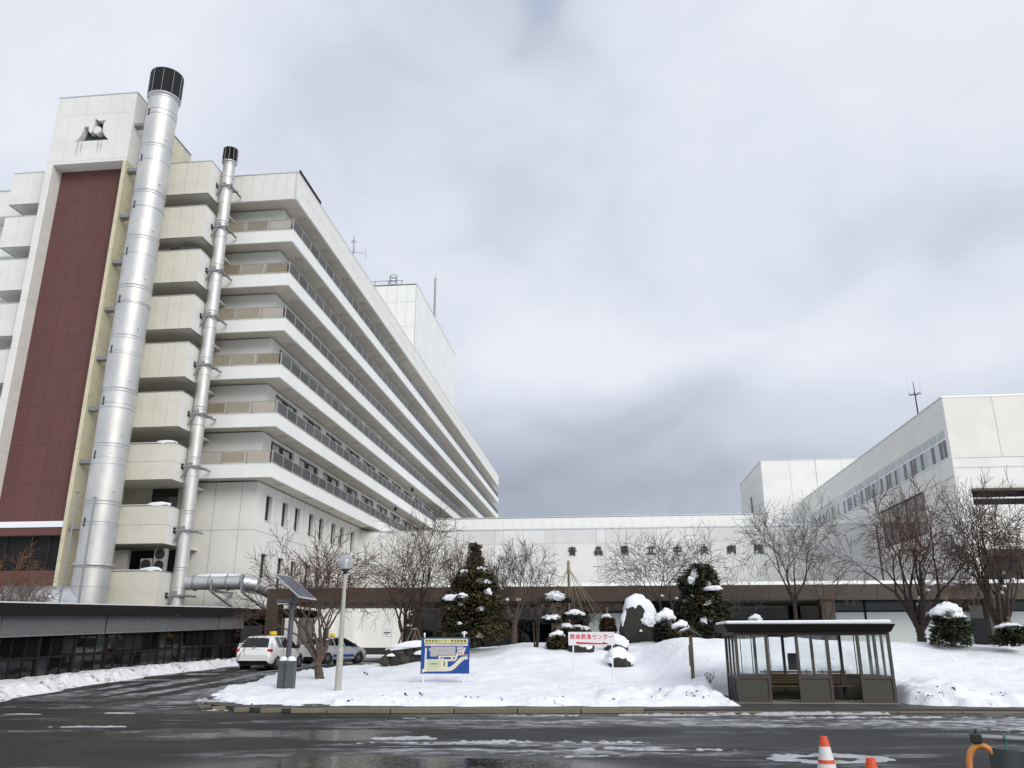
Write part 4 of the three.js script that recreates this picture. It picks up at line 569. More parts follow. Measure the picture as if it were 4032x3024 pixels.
// ---- the long brown canopy in front of the entrance
{
  const Z = -51, X0 = -21.25, X1 = 34, t = hthing('entrance_canopy', 'long flat dark brown canopy on posts running past the entrance', 'canopy', [X0, 0.6, Z]);
  const bd = []; for (let k = 0; k < 9; k++) { const a = X0 + k * 6.14; part(t, 'fascia_panel', box(a + 0.008, Math.min(a + 6.13, X1), 4.2, 5.05, Z - 0.12, Z), M.bronze); }
  part(t, 'end_fascia', box(X0, X0 + 0.12, 4.2, 5.05, -62, Z - 0.122), M.bronze);
  const rf = part(t, 'roof', [box(X0 + 0.13, X1, 4.85, 5.0, -62, Z - 0.13)], M.bronzeDark); part(rf, 'snow_cover', box(X0 + 0.3, X1, 5.002, 5.062, -61.8, Z - 0.3), M.snowCap);
  part(t, 'soffit', box(X0 + 0.13, X1, 4.25, 4.32, -62, Z - 0.13), M.greyWall);
  for (const x of [X0 - 0.02, -12.2, -3.4, 4.4, 12.4, 21.6]) part(t, 'post', rbox(x, x + 0.78, 0.5, 4.22, Z - 0.95, Z - (x < -20 ? 0.02 : 0.2), 0.03), M.bronze);
  for (const x of [-12, -3, 5, 12.6, 21.4]) part(t, 'post', rbox(x, x + 0.7, 0.5, 4.25, -61.5, -60.8, 0.03), M.bronzeDark);
  // glazed wind screen between the posts and the doors
  const scr = hthing('wind_screen', 'pale frosted glass wind screen in dark frames under the canopy', 'glass screen', [0, 0.6, -53]);
  const fg = phys(0.80, 0.85, 0.82, 0.12, { transmission: 0.12, thickness: 0 }), bay = [[-1.2, 1.35], [1.45, 4.1], [4.2, 6.6], [12.9, 15.3], [15.4, 18.2], [18.3, 21.3], [22.4, 25], [25.1, 28]];
  for (const [a, b] of bay) { part(scr, 'frame', [box(a - 0.1, a, 0.5, 4.25, -53.08, -52.92), box(a - 0.003, b, 3.55, 3.63, -53.06, -52.94), box(a - 0.003, b, 0.5, 0.62, -53.06, -52.94)], M.bronzeDark); part(scr, 'pane', box(a + 0.01, b - 0.01, 0.63, 3.54, -53.01, -52.99), fg); part(scr, 'transom_pane', box(a + 0.01, b - 0.01, 3.64, 4.24, -53.01, -52.99), M.glassGreen); }
  const bw = hthing('lobby_front', 'dark glass lobby front with pale upper band behind the canopy posts', 'glass wall', [0, 0.6, -62]);
  part(bw, 'band', [box(-14, 34, 3.4, 4.25, -62.3, -62.05)], M.whiteCool); for (let k = 0; k < 20; k++) { part(bw, 'mullion', box(-14 + k * 2.4, -13.9 + k * 2.4, 0.5, 3.4, -62.2, -62.05), M.bronzeDark); part(bw, 'pane', box(-13.89 + k * 2.4, -11.61 + k * 2.4, 0.5, 3.39, -62.16, -62.13), M.glass); }
  part(bw, 'return_wall', [box(-14.2, -14.0, 0.5, 4.25, -82, -62.05)], M.bronzeDark);
  part(bw, 'back_lining', box(-14, 34, 0.3, 4.2, -62.9, -62.7), M.black); part(bw, 'upper_wall', box(-14, 34, 4.86, 6, -63, -62.02), M.whiteCool);
}
// hospital ground floor facing the drive: doors and dark openings under the canopy
{
  const t = hthing('side_entrance', 'dark glazed side doors between pale pillars behind the parked cars', 'door', [-24.6, 0.6, -58]);
  for (const [a, b] of [[-57.2, -58.6], [-60.8, -63.2], [-66.5, -69.8]]) { part(t, 'door_frame', [box(-24.88, -24.78, 0.6, 3.9, a, a + 0.12), box(-24.88, -24.78, 0.6, 3.9, b - 0.12, b), box(-24.88, -24.78, 3.78, 3.9, b, a)], M.frame); part(t, 'pane', box(-24.87, -24.82, 0.6, 3.77, b + 0.01, a - 0.01), M.glass); }
  for (const z of [-59.6, -64.6, -71.2, -75]) part(t, 'pillar', box(-24.88, -24.3, 0.5, 4.2, z - 0.35, z + 0.35), M.white);
  const lo = hthing('link_porch', 'dark low porch joining the walkway to the canopy end', 'porch', [-24, 0.5, -52.5]);
  part(lo, 'back_wall', box(-27.5, -22.3, 0.4, 3.4, -55.9, -55.7), M.bronzeDark); part(lo, 'roof', box(-27.5, -19.6, 3.4, 3.85, -55.9, -51.9), M.bronzeDark); part(lo, 'door', box(-24.8, -23.3, 0.5, 2.9, -55.7, -55.6), M.glass); part(lo, 'notice_board', box(-23.0, -22.4, 1.2, 2.4, -55.7, -55.62), M.greyWall);
}
// ---- covered walkway on the left: sloping roof, grey roll-down screens, dark glazing
{
  const xa = walkX(-16), za = -16, xb = walkX(-49.6), zb = -49.6, L = Math.hypot(xb - xa, zb - za), ux = (xb - xa) / L, uz = (zb - za) / L, nx = -uz, nz = ux;   // n points to the road
  const P = (s, y, o) => [ux * s + nx * o, y, uz * s + nz * o];
  const top = (s) => 2.67 + 0.031 * s, gnd = (s) => roadH(0, za + uz * s) - 0.03;
  const beam = (s0, s1, yt, yb, o0, o1) => hexa([P(s0, yb(s0), o0), P(s0, yb(s0), o1), P(s1, yb(s1), o1), P(s1, yb(s1), o0), P(s0, yt(s0), o0), P(s0, yt(s0), o1), P(s1, yt(s1), o1), P(s1, yt(s1), o0)]);
  const t = thing('covered_walkway', 'long covered walkway with dark glazed wall and grey roll-down screens', 'walkway', [xa, 0, za]);
  part(t, 'roof', beam(0, L, (s) => top(s) - 0.03, (s) => top(s) - 0.2, -4.2, 0.3), M.bronzeDark);
  for (let k = 0; k < 6; k++) part(t, 'fascia', beam(k * L / 6 + 0.006, (k + 1) * L / 6 - 0.006, top, (s) => top(s) - 0.41, 0.3, 0.42), M.bronzeDark);
  part(t, 'roof_snow', beam(0, L, (s) => top(s) + 0.05, (s) => top(s) - 0.02, -4.1, 0.29), M.snowCap);
  const seams = [0, 6.2, 13.0, 19.4, 24.6, 30.3, L]; for (let k = 0; k + 1 < seams.length; k++) { const o = 0.14 + 0.02 * (k % 2); const sc = part(t, 'roll_screen', beam(seams[k] + 0.03, seams[k + 1] - 0.03, (s) => top(s) - 0.42, (s) => top(s) - 1.12 + 0.03 * Math.sin(s * 1.3), o, o + 0.02), M.tarp); part(sc, 'hem_bar', beam(seams[k] + 0.03, seams[k + 1] - 0.03, (s) => top(s) - 1.1, (s) => top(s) - 1.14, o - 0.01, o + 0.035), M.galv); }
  part(t, 'sill', beam(0, L, (s) => gnd(s) + 0.28, (s) => gnd(s) - 0.05, -0.08, 0.06), M.bronzeDark);
  part(t, 'transom', beam(0, L, (s) => (top(s) - 1.1 + gnd(s)) * 0.5 + 0.14, (s) => (top(s) - 1.1 + gnd(s)) * 0.5 + 0.05, -0.05, 0.04), M.bronzeDark);
  part(t, 'back_wall', beam(0, L, (s) => top(s) - 0.2, gnd, -4.1, -4.0), M.black); part(t, 'floor', beam(0, L, (s) => gnd(s) + 0.06, (s) => gnd(s) - 0.06, -4.0, -0.08), M.pavement);
  const dk = [phys(0.01, 0.011, 0.012, 0.05, { specularIntensity: 0.55 }), phys(0.016, 0.018, 0.019, 0.07, { specularIntensity: 0.6 }), phys(0.006, 0.006, 0.007, 0.04, { specularIntensity: 0.45 }), phys(0.024, 0.027, 0.028, 0.12, { specularIntensity: 0.6 })], r = rng(77), bayL = 0.735; let n = Math.floor(L / bayL);
  for (let k = 0; k < n; k++) {
    const s0 = k * bayL, s1 = s0 + bayL, thick = k % 3 === 0, w = thick ? 0.055 : 0.022;
    part(t, thick ? 'post' : 'mullion', beam(s0 - w, s0 + w, (s) => top(s) - 0.42, gnd, -0.06, thick ? 0.07 : 0.03), M.bronzeDark);
    const mid = (s) => (top(s) - 1.1 + gnd(s)) * 0.5 + 0.095, j = () => (r() - 0.5) * 0.012;
    for (const [yt, yb] of [[(s) => top(s) - 0.43, (s) => mid(s) + 0.047], [(s) => mid(s) - 0.047, (s) => gnd(s) + 0.285]]) { const a = j(), b = j(), c = [[s0 + w, yb, a], [s1 - w, yb, b], [s1 - w, yt, b + j()], [s0 + w, yt, a + j()]].map(([s, y, o]) => P(s, y(s), o)); const bk = [[s0 + w, yb], [s1 - w, yb], [s1 - w, yt], [s0 + w, yt]].map(([s, y]) => P(s, y(s), -0.03)); part(t, 'pane', hexa([bk[0], c[0], c[1], bk[1], bk[3], c[3], c[2], bk[2]]), dk[Math.floor(r() * 4)]); }
  }
}
// ------------------------------------------------------------------ cars
function loft(sec, keep, sides = [1, -1]) {                                        // sections of [x, [[y, z], ...]]: right half, mirrored
  const pos = []; const q = (a, b, c, d) => { pos.push(...a, ...b, ...c, ...a, ...c, ...d); };
  for (let i = 0; i + 1 < sec.length; i++) for (let j = 0; j + 1 < sec[i][1].length; j++) { if (!keep(i, j)) continue; const p = (s, k, m) => [sec[s][0], sec[s][1][k][0], sec[s][1][k][1] * m]; if (sides.includes(1)) q(p(i, j, 1), p(i + 1, j, 1), p(i + 1, j + 1, 1), p(i, j + 1, 1)); if (sides.includes(-1)) q(p(i, j, -1), p(i, j + 1, -1), p(i + 1, j + 1, -1), p(i + 1, j, -1)); }
  let g = new THREE.BufferGeometry(); g.setAttribute('position', new THREE.Float32BufferAttribute(pos, 3)); g = mergeVertices(g, 1e-4); g = toCreasedNormals(g, 0.7); return muv(flat(g));
}
function car(label, pos, turn, st, o) {                           // st: [x, sill, belt, top, half width, roof half width, flags]
  const t = thing('taxi', label, 'car', pos, turn), sec = st.map(([x, ys, yb, yt, w, wr]) => [x, [[ys, w * 0.9], [ys + 0.12, w * 0.985], [mix(ys, yb, 0.55), w], [yb, w * 0.965], [mix(yb, yt, 0.86), wr], [mix(yb, yt, 0.97), wr * 0.86], [yt, 0]]]);
  const F = st.map((s) => s[6] || '');
  const glass = (i, j) => (j === 3 && F[i].includes('s')) || (j >= 4 && F[i].includes('w'));
  const body = part(t, 'body', [loft(sec, (i, j) => !glass(i, j))], o.paint);
  const end = (s, sg) => { const p = sec[s][1], x = sec[s][0], sh = new THREE.Shape(); p.forEach(([y, z], k) => (k ? sh.lineTo(z, y) : sh.moveTo(z, y))); for (let k = p.length - 1; k >= 0; k--) sh.lineTo(-p[k][1], p[k][0]); const g = flat(new THREE.ShapeGeometry(sh)); g.rotateY(sg * Math.PI / 2); g.translate(x, 0, 0); return muv(g); };
  part(body, 'rear_panel', end(0, -1), o.paint); part(body, 'nose_panel', end(sec.length - 1, 1), o.paint);
  for (const s of [1, -1]) F.forEach((f, n) => { if (f.includes('s') && !(n && F[n - 1].includes('s'))) { let e = n; while (F[e].includes('s')) e++; part(t, 'side_window', loft(sec, (i, j) => j === 3 && i >= n && i < e, [s]), M.carGlass); } });
  part(t, 'rear_window', loft(sec, (i, j) => j >= 4 && F[i].includes('w') && st[i][0] < 1.6), M.carGlass);
  part(t, 'windscreen', loft(sec, (i, j) => j >= 4 && F[i].includes('w') && st[i][0] > 1.6), M.carGlass);
  const L = st[st.length - 1][0];
  part(t, 'underbody', [box(0.25, L - 0.3, 0.17, 0.36, -0.76, 0.76)], M.black);
  for (const x of [o.rw, o.fw]) for (const s of [-1, 1]) {
    part(body, 'wheel_arch', rod([x, 0.33, s * 0.6], [x, 0.33, s * (o.hw - 0.012)], 0.385, 0.385, 28), M.black);
    const w = part(t, 'wheel', flat(new THREE.TorusGeometry(0.235, 0.085, 10, 28)).translate(x, 0.32, s * (o.hw - 0.06)), M.tyre), sp = [];
    for (let k = 0; k < 9; k++) { const a = (k / 9) * 6.283; sp.push(bar([x, 0.32, s * (o.hw - 0.012)], [x + Math.cos(a) * 0.2, 0.32 + Math.sin(a) * 0.2, s * (o.hw - 0.02)], 0.035, 0.02)); } part(w, 'rim', [flat(new THREE.TorusGeometry(0.205, 0.02, 6, 24)).translate(x, 0.32, s * (o.hw - 0.01)), ...sp], M.rim); part(w, 'hub', rod([x, 0.32, s * (o.hw - 0.16)], [x, 0.32, s * (o.hw - 0.045)], 0.19, 0.19, 20), M.black);
  }
  for (const s of [-1, 1]) { o.tail(t, s); part(t, 'mirror', [rbox(L - 1.62, L - 1.46, 0.98, 1.12, s * (o.hw + 0.02), s * (o.hw + 0.2), 0.03)], M.black); part(t, 'headlight', blob(0.3, 0.09, 0.14, 3, 0, 2, 1, -1).translate(L - 0.5, 0.68, s * (o.hw - 0.2)), M.lampClear); for (const dx of o.handles) part(t, 'door_handle', rbox(dx, dx + 0.2, 0.86, 0.895, s * (o.hw - 0.005), s * (o.hw + 0.02), 0.01), o.paint); for (const dx of o.gaps) part(t, 'door_gap', bar([dx, 0.34, s * (o.hw - 0.003)], [dx + 0.03, 0.94, s * (o.hw - 0.01)], 0.012, 0.012), M.black); part(t, 'reflector', box(-0.005 + o.rx, 0.02 + o.rx, 0.38, 0.56, s * 0.66, s * 0.7), M.black); }
  const pl = part(t, 'number_plate', box(o.px - 0.02, o.px + 0.02, 0.72, 0.89, -0.17, 0.17), M.darkMetal); const pf = flat(new THREE.PlaneGeometry(0.32, 0.155)); pf.rotateY(-Math.PI / 2); pf.translate(o.px - 0.024, 0.805, 0);
  part(pl, 'print', pf, new THREE.MeshStandardMaterial({ roughness: 0.5, map: canvasTex(128, 64, (c) => { c.fillStyle = '#26382f'; c.fillRect(0, 0, 128, 64); c.fillStyle = '#dfe6e0'; c.font = 'bold 36px sans-serif'; c.textAlign = 'center'; c.fillText(o.plate, 70, 57); c.font = '15px sans-serif'; c.fillText('• 500', 64, 19); }) }));
  part(t, 'rear_bumper_trim', box(o.px - 0.03, o.px + 0.03, 0.585, 0.615, -0.5, 0.5), M.galv); part(t, 'badge', rod([o.px - 0.06, o.by, 0], [o.px + 0.02, o.by, 0], 0.055, 0.055, 14), M.galv); part(t, 'tailgate_grip', box(o.px - 0.045, o.px + 0.02, 0.91, 0.945, -0.36, 0.36), o.paint);
  const rl = part(t, 'roof_lamp', rbox(o.lx, o.lx + 0.16, o.ly, o.ly + 0.17, -0.17, 0.17, 0.04), M.yellow); part(rl, 'lamp_foot', box(o.lx + 0.03, o.lx + 0.13, o.ly - 0.04, o.ly + 0.01, -0.12, 0.12), M.black);
  return t;
}
{
  const wagon = [[0, 0.40, 0.62, 0.66, 0.79, 0.7], [0.06, 0.32, 0.86, 0.9, 0.85, 0.72], [0.13, 0.28, 0.96, 1.0, 0.87, 0.7, 'w'], [0.42, 0.25, 0.99, 1.45, 0.88, 0.60], [0.60, 0.24, 1.0, 1.525, 0.885, 0.605], [0.95, 0.23, 1.0, 1.55, 0.888, 0.615, 's'], [1.45, 0.22, 0.99, 1.57, 0.888, 0.62, ''], [1.5, 0.22, 0.985, 1.572, 0.888, 0.62, 's'], [2.35, 0.22, 0.965, 1.575, 0.888, 0.62, ''], [2.42, 0.22, 0.963, 1.57, 0.888, 0.62, 's'], [2.85, 0.22, 0.955, 1.515, 0.887, 0.62, 'sw'], [3.25, 0.22, 0.945, 1.3, 0.886, 0.66, 'sw'], [3.68, 0.22, 0.93, 0.985, 0.88, 0.74], [4.1, 0.24, 0.83, 0.87, 0.86, 0.74], [4.42, 0.27, 0.68, 0.72, 0.8, 0.68], [4.62, 0.33, 0.5, 0.54, 0.66, 0.55]];
  car('white wagon taxi with yellow roof lamp, rear towards us, beside the snow ridge', [-12.35, roadH(0, -43.4), -41.0], 82 * D2R, wagon, { paint: M.carWhite, rw: 0.92, fw: 3.7, hw: 0.89, px: 0.1, by: 1.0, plate: '2 75', lx: 2.1, ly: 1.6, rx: 0.02, handles: [1.25, 2.3], gaps: [1.5, 2.42, 3.4],
    tail: (t, s) => { const l = part(t, 'tail_lamp', hexa([[0.08, 0.83, s * 0.7], [0.08, 0.83, s * 0.87], [0.36, 0.85, s * 0.893], [0.36, 0.85, s * 0.8], [0.16, 1.2, s * 0.68], [0.18, 1.2, s * 0.8], [0.4, 1.17, s * 0.82], [0.4, 1.17, s * 0.75]].map((p) => p)), M.lampClear); part(l, 'brake_lens', box(0.045, 0.24, 0.81, 0.93, s * 0.7, s * 0.888), M.lampRed); } });
  const sedan = [[0, 0.38, 0.62, 0.66, 0.76, 0.66], [0.05, 0.3, 0.86, 0.9, 0.82, 0.68], [0.12, 0.27, 0.96, 1.03, 0.845, 0.66, 'w'], [0.28, 0.25, 0.985, 1.12, 0.855, 0.62, 'w'], [0.75, 0.23, 0.99, 1.3, 0.865, 0.60, 'sw'], [1.2, 0.22, 0.985, 1.43, 0.87, 0.59, 's'], [1.4, 0.22, 0.98, 1.46, 0.872, 0.59, ''], [1.45, 0.22, 0.98, 1.465, 0.872, 0.59, 's'], [2.2, 0.22, 0.955, 1.49, 0.872, 0.59, ''], [2.27, 0.22, 0.953, 1.487, 0.872, 0.59, 's'], [2.6, 0.22, 0.945, 1.455, 0.872, 0.59, 'sw'], [3.15, 0.22, 0.93, 1.2, 0.87, 0.64, 'sw'], [3.6, 0.22, 0.91, 0.95, 0.865, 0.72], [4.05, 0.24, 0.8, 0.84, 0.84, 0.72], [4.32, 0.27, 0.66, 0.7, 0.78, 0.66], [4.46, 0.33, 0.5, 0.54, 0.64, 0.54]];
  const c2 = car('silver hatchback taxi with blue sill stripe turning under the canopy', [-11.75, roadH(0, -51), -49.3], (90 - 30) * D2R, sedan, { paint: M.carSilver, rw: 0.85, fw: 3.55, hw: 0.872, px: 0.08, by: 1.04, plate: '18-61', lx: 1.95, ly: 1.5, rx: 0.02, handles: [1.2, 2.15], gaps: [1.45, 2.27, 3.3],
    tail: (t, s) => { part(t, 'tail_lamp', hexa([[0.04, 0.78, s * 0.66], [0.04, 0.78, s * 0.86], [0.24, 0.8, s * 0.868], [0.24, 0.8, s * 0.78], [0.08, 1.06, s * 0.66], [0.1, 1.06, s * 0.84], [0.26, 1.04, s * 0.85], [0.26, 1.04, s * 0.76]]), M.lampRed); } });
  for (const s of [-1, 1]) { part(c2, 'sill_stripe', box(1.25, 3.1, 0.37, 0.5, s * 0.862, s * 0.878), M.blue); part(c2, 'belt_stripe', bar([0.9, 0.965, s * 0.848], [3.5, 0.9, s * 0.842], 0.03, 0.02), std(0.3, 0.42, 0.62, 0.3)); }
}
// ------------------------------------------------------------------ posts and signs
{
  const y = snowH(-5.31, -26.58) - 0.1, t = thing('street_lamp', 'tapered grey lamp post with clear globe standing in the snow', 'street lamp', [-5.31, y, -26.58], 0);
  t.rotation.z = -0.004; const H = 4.22 - y - 0.28;
  part(t, 'post', [rod([0, 0, 0], [0, H * 0.34, 0], 0.105, 0.1, 20), rod([0, H * 0.34, 0], [0, H * 0.36, 0], 0.1, 0.078, 20), rod([0, H * 0.36, 0], [0, H - 0.1, 0], 0.078, 0.055, 20)], M.pole);
  const c = part(t, 'collar', lathe([[0.05, H - 0.12], [0.055, H - 0.02], [0.13, H + 0.02], [0.135, H + 0.06], [0, H + 0.06]], 20), M.darkMetal);
  const gl = part(t, 'globe', flat(new THREE.SphereGeometry(0.245, 32, 20)).translate(0, H + 0.28, 0), phys(0.80, 0.82, 0.85, 0.14, { transmission: 0.72, thickness: 0 })); part(gl, 'bulb', rod([0, H + 0.07, 0], [0, H + 0.36, 0], 0.055, 0.05, 14), std(0.85, 0.83, 0.74, 0.4)); part(c, 'door', box(-0.04, 0.04, 0.35, 0.7, 0.095, 0.106), M.pole);
}
{
  const bx = -7.1, bz = -27.36, y = snowH(bx, bz) - 0.12, t = thing('solar_lamp', 'dark grey solar lamp post with tilted panel and battery boxes', 'solar light', [bx, y, bz]);
  const H = 3.2 - y; part(t, 'post', rod([0, 0, 0], [0.0, H, 0], 0.085, 0.08, 16), M.postGrey);
  const hd = part(t, 'lamp_head', [rbox(-0.5, 0.1, H - 0.22, H - 0.1, -0.16, 0.16, 0.03)], M.postGrey); part(hd, 'lens', box(-0.46, -0.1, H - 0.245, H - 0.222, -0.13, 0.13), M.lampClear);
  const e1 = V(0.40, -0.05, -0.62), s1 = V(1.08, -0.78, 0.78), n = s1.clone().cross(e1).normalize(), o = V(-0.68, H + 0.72, 0.0), pt = (u, v, d) => o.clone().addScaledVector(e1, u).addScaledVector(s1, v).addScaledVector(n, d).toArray();
  const slab = (u0, u1, v0, v1, d0, d1) => hexa([pt(u0, v1, d0), pt(u1, v1, d0), pt(u1, v0, d0), pt(u0, v0, d0), pt(u0, v1, d1), pt(u1, v1, d1), pt(u1, v0, d1), pt(u0, v0, d1)]);
  const pn = part(t, 'solar_panel', [slab(0, 1, 0, 1, -0.02, 0.015)], M.steelPlain); for (const [u0, u1] of [[0.04, 0.485], [0.515, 0.96]]) for (let k = 0; k < 6; k++) part(pn, 'solar_cell', slab(u0, u1, 0.03 + k * 0.158, 0.03 + k * 0.158 + 0.15, 0.015, 0.019), std(0.028, 0.034, 0.05, 0.2));
  part(t, 'panel_arm', [rod([0, H, 0], pt(0.5, 0.45, -0.03), 0.05, 0.05, 8)], M.postGrey);
  for (const x of [-0.26, 0.02]) { const b = part(t, 'battery_box', rbox(x, x + 0.27, 0.12, 0.92, -0.16 + (x > 0 ? 0.14 : 0), 0.16 + (x > 0 ? 0.14 : 0), 0.02), M.postGrey); part(b, 'lid_line', box(x + 0.01, x + 0.26, 0.78, 0.79, (x > 0 ? 0.3 : 0.16), (x > 0 ? 0.303 : 0.163)), M.black); part(b, 'snow_cap', blob(0.15, 0.13, 0.17, x > 0 ? 3 : 6, 0.15, 2, 1.6, -0.1).translate(x + 0.135, 0.93, x > 0 ? 0.14 : 0), M.snowCap); }
}
{
  const z = -29.15, x0 = -3.08, x1 = -1.44, y0 = 0.78, y1 = 1.945, t = thing('map_sign', 'blue car park map board with yellow title on two white posts', 'sign', [-2.26, 0, z]);
  for (const x of [-0.72, 0.63]) { const g = snowH(-2.26 + x, z); const p = part(t, 'post', rod([x, g - 0.15, -0.03], [x, 2.03, -0.03], 0.024, 0.024, 10), M.signWhite); part(p, 'snow_cap', blob(0.034, 0.05, 0.034, 4, 0.1, 1).translate(x, 2.05, -0.03), M.snowCap); }
  const b = part(t, 'board', box(x0 + 2.26, x1 + 2.26, y0, y1, -0.005, 0.02), std(0.02, 0.1, 0.3, 0.4));
  part(b, 'print', face(x0 + 2.262, x1 + 2.258, y0 + 0.002, y1 - 0.002, 0.024), new THREE.MeshStandardMaterial({ roughness: 0.38, map: canvasTex(1320, 980, (c) => {
    c.fillStyle = '#0f4488'; c.fillRect(0, 0, 1320, 980); const poly = (p, f) => { c.fillStyle = f; c.beginPath(); p.forEach(([x, y], i) => (i ? c.lineTo(x, y) : c.moveTo(x, y))); c.closePath(); c.fill(); }; const rr = (x, y, w, h, r, f) => { c.fillStyle = f; c.beginPath(); c.roundRect(x, y, w, h, r); c.fill(); };
    const cream = '#d0cdb4';
    rr(75, 35, 1200, 120, 24, '#cdc983'); write(c, '救命救急センター専用駐車場', 112, 62, 70, 87, '#2c2a22', 0.13);
    c.fillStyle = '#dccfd2'; c.fillRect(88, 172, 1180, 56); write(c, '救命救急センター', 96, 182, 34, 39, '#c03340', 0.12); write(c, '以外をご利用の方は立体駐車場をご利用下さい', 412, 182, 34, 40, '#7c3c46', 0.11);
    poly([[265, 250], [940, 250], [940, 490], [430, 490], [430, 470], [450, 505], [405, 520], [270, 520], [255, 500], [255, 370], [215, 370], [215, 292], [265, 285]], '#a8a5a4'); c.fillStyle = '#5d5c5c'; for (const x of [512, 648]) { c.beginPath(); c.arc(x, 366, 17, 0, 7); c.fill(); } c.fillRect(560, 484, 40, 10); c.fillRect(690, 484, 60, 10);
    rr(975, 250, 180, 82, 4, '#bdb9bd'); write(c, '救命救急センター', 982, 270, 20, 21, '#c03340', 0.14);
    poly([[108, 285], [156, 285], [150, 595], [480, 595], [480, 500], [940, 500], [1000, 345], [1150, 345], [1185, 275], [1225, 275], [1160, 460], [1010, 490], [975, 600], [930, 640], [735, 650], [730, 805], [800, 800], [905, 720], [1060, 560], [1130, 525], [1275, 515], [1275, 595], [1180, 600], [1050, 720], [925, 850], [830, 905], [700, 918], [170, 922], [40, 960], [45, 860], [100, 845]], cream);
    poly([[525, 535], [818, 535], [818, 590], [525, 590]], '#0f4488'); poly([[878, 535], [935, 535], [925, 590], [878, 590]], '#0f4488'); poly([[1010, 390], [1050, 390], [1030, 450], [1010, 450]], '#0f4488'); poly([[735, 655], [920, 660], [830, 760], [735, 800]], '#0f4488'); poly([[30, 700], [90, 700], [90, 840], [30, 860]], '#0f4488');
    rr(205, 635, 305, 178, 6, '#b4c1a0'); c.strokeStyle = '#6f7f62'; c.lineWidth = 5; c.strokeRect(205, 635, 305, 178); c.beginPath(); c.moveTo(190, 660); c.lineTo(172, 680); c.lineTo(172, 855); c.lineTo(460, 855); c.stroke(); write(c, '立体駐車場', 250, 700, 36, 41, '#2d2d2a', 0.13);
    c.fillStyle = '#3d8b48'; c.fillRect(620, 645, 42, 140); c.strokeStyle = '#c7505a'; c.lineWidth = 6; c.beginPath(); c.moveTo(540, 835); c.lineTo(545, 610); c.lineTo(910, 606); c.lineTo(1000, 350); c.lineTo(1080, 350); c.stroke();
    rr(540, 552, 92, 36, 16, '#d9a9b4'); c.fillStyle = '#a4574a'; c.fillRect(833, 558, 20, 26); c.fillStyle = '#4d2f7d'; c.font = 'bold 96px sans-serif'; c.fillText('P', 1075, 455); c.fillStyle = '#c9a48e'; c.fillRect(1040, 462, 245, 30); write(c, '救命救急センター駐車場', 1046, 466, 19, 21, '#a03a3a', 0.14); write(c, '救命救急センター以外の方はご利用下さい', 160, 868, 20, 23, '#8c5b56', 0.13);
  }) }));
}
{
  const z = -28.9, t = thing('arrow_sign', 'white sign with red characters and red arrow on two thin posts', 'sign', [2.68, 0, z]);
  for (const x of [-0.62, 0.69]) part(t, 'post', rod([x, snowH(2.68 + x, z) - 0.15, -0.03], [x, 2.08, -0.03], 0.024, 0.024, 10), M.signWhite);
  const b = part(t, 'board', box(-0.78, 0.78, 1.69, 2.12, -0.005, 0.02), M.signWhite);
  part(b, 'print', face(-0.778, 0.778, 1.692, 2.118, 0.024), new THREE.MeshStandardMaterial({ roughness: 0.45, map: canvasTex(1024, 284, (c) => { c.fillStyle = '#d9d9dd'; c.fillRect(0, 0, 1024, 284); write(c, '救命救急センター', 36, 46, 112, 122, '#c4202c', 0.13); c.fillStyle = '#c4202c'; c.beginPath(); c.moveTo(155, 214); c.lineTo(760, 238); c.lineTo(760, 206); c.lineTo(925, 268); c.lineTo(190, 262); c.closePath(); c.fill(); }) }));
}
{
  const x = 5.84, z = -28.0, y = snowH(x, z) - 0.15, t = thing('notice_post', 'weathered wooden notice post with small sloping roof left of shelter', 'post', [x, y, z], -0.2);
  part(t, 'post', [box(-0.06, 0.06, 0, 2.0 - y, -0.06, 0.06)], M.stake); part(t, 'back_board', box(-0.09, -0.06, 0.5, 1.7 - y, -0.05, 0.05), M.stake);
  const r = part(t, 'roof', [hexa([[-0.42, 2.05 - y, 0.24], [0.02, 2.2 - y, 0.24], [0.02, 2.2 - y, -0.24], [-0.42, 2.05 - y, -0.24], [-0.42, 2.08 - y, 0.24], [0.02, 2.25 - y, 0.24], [0.02, 2.25 - y, -0.24], [-0.42, 2.08 - y, -0.24]]), hexa([[0.0, 2.2 - y, 0.24], [0.34, 1.96 - y, 0.24], [0.34, 1.96 - y, -0.24], [0.0, 2.2 - y, -0.24], [0.0, 2.24 - y, 0.24], [0.35, 1.99 - y, 0.24], [0.35, 1.99 - y, -0.24], [0.0, 2.24 - y, -0.24]])], M.postGrey); part(r, 'snow_cap', blob(0.2, 0.04, 0.2, 5, 0.2, 2).rotateZ(0.33).translate(-0.2, 2.18 - y, 0), M.snowCap);
}
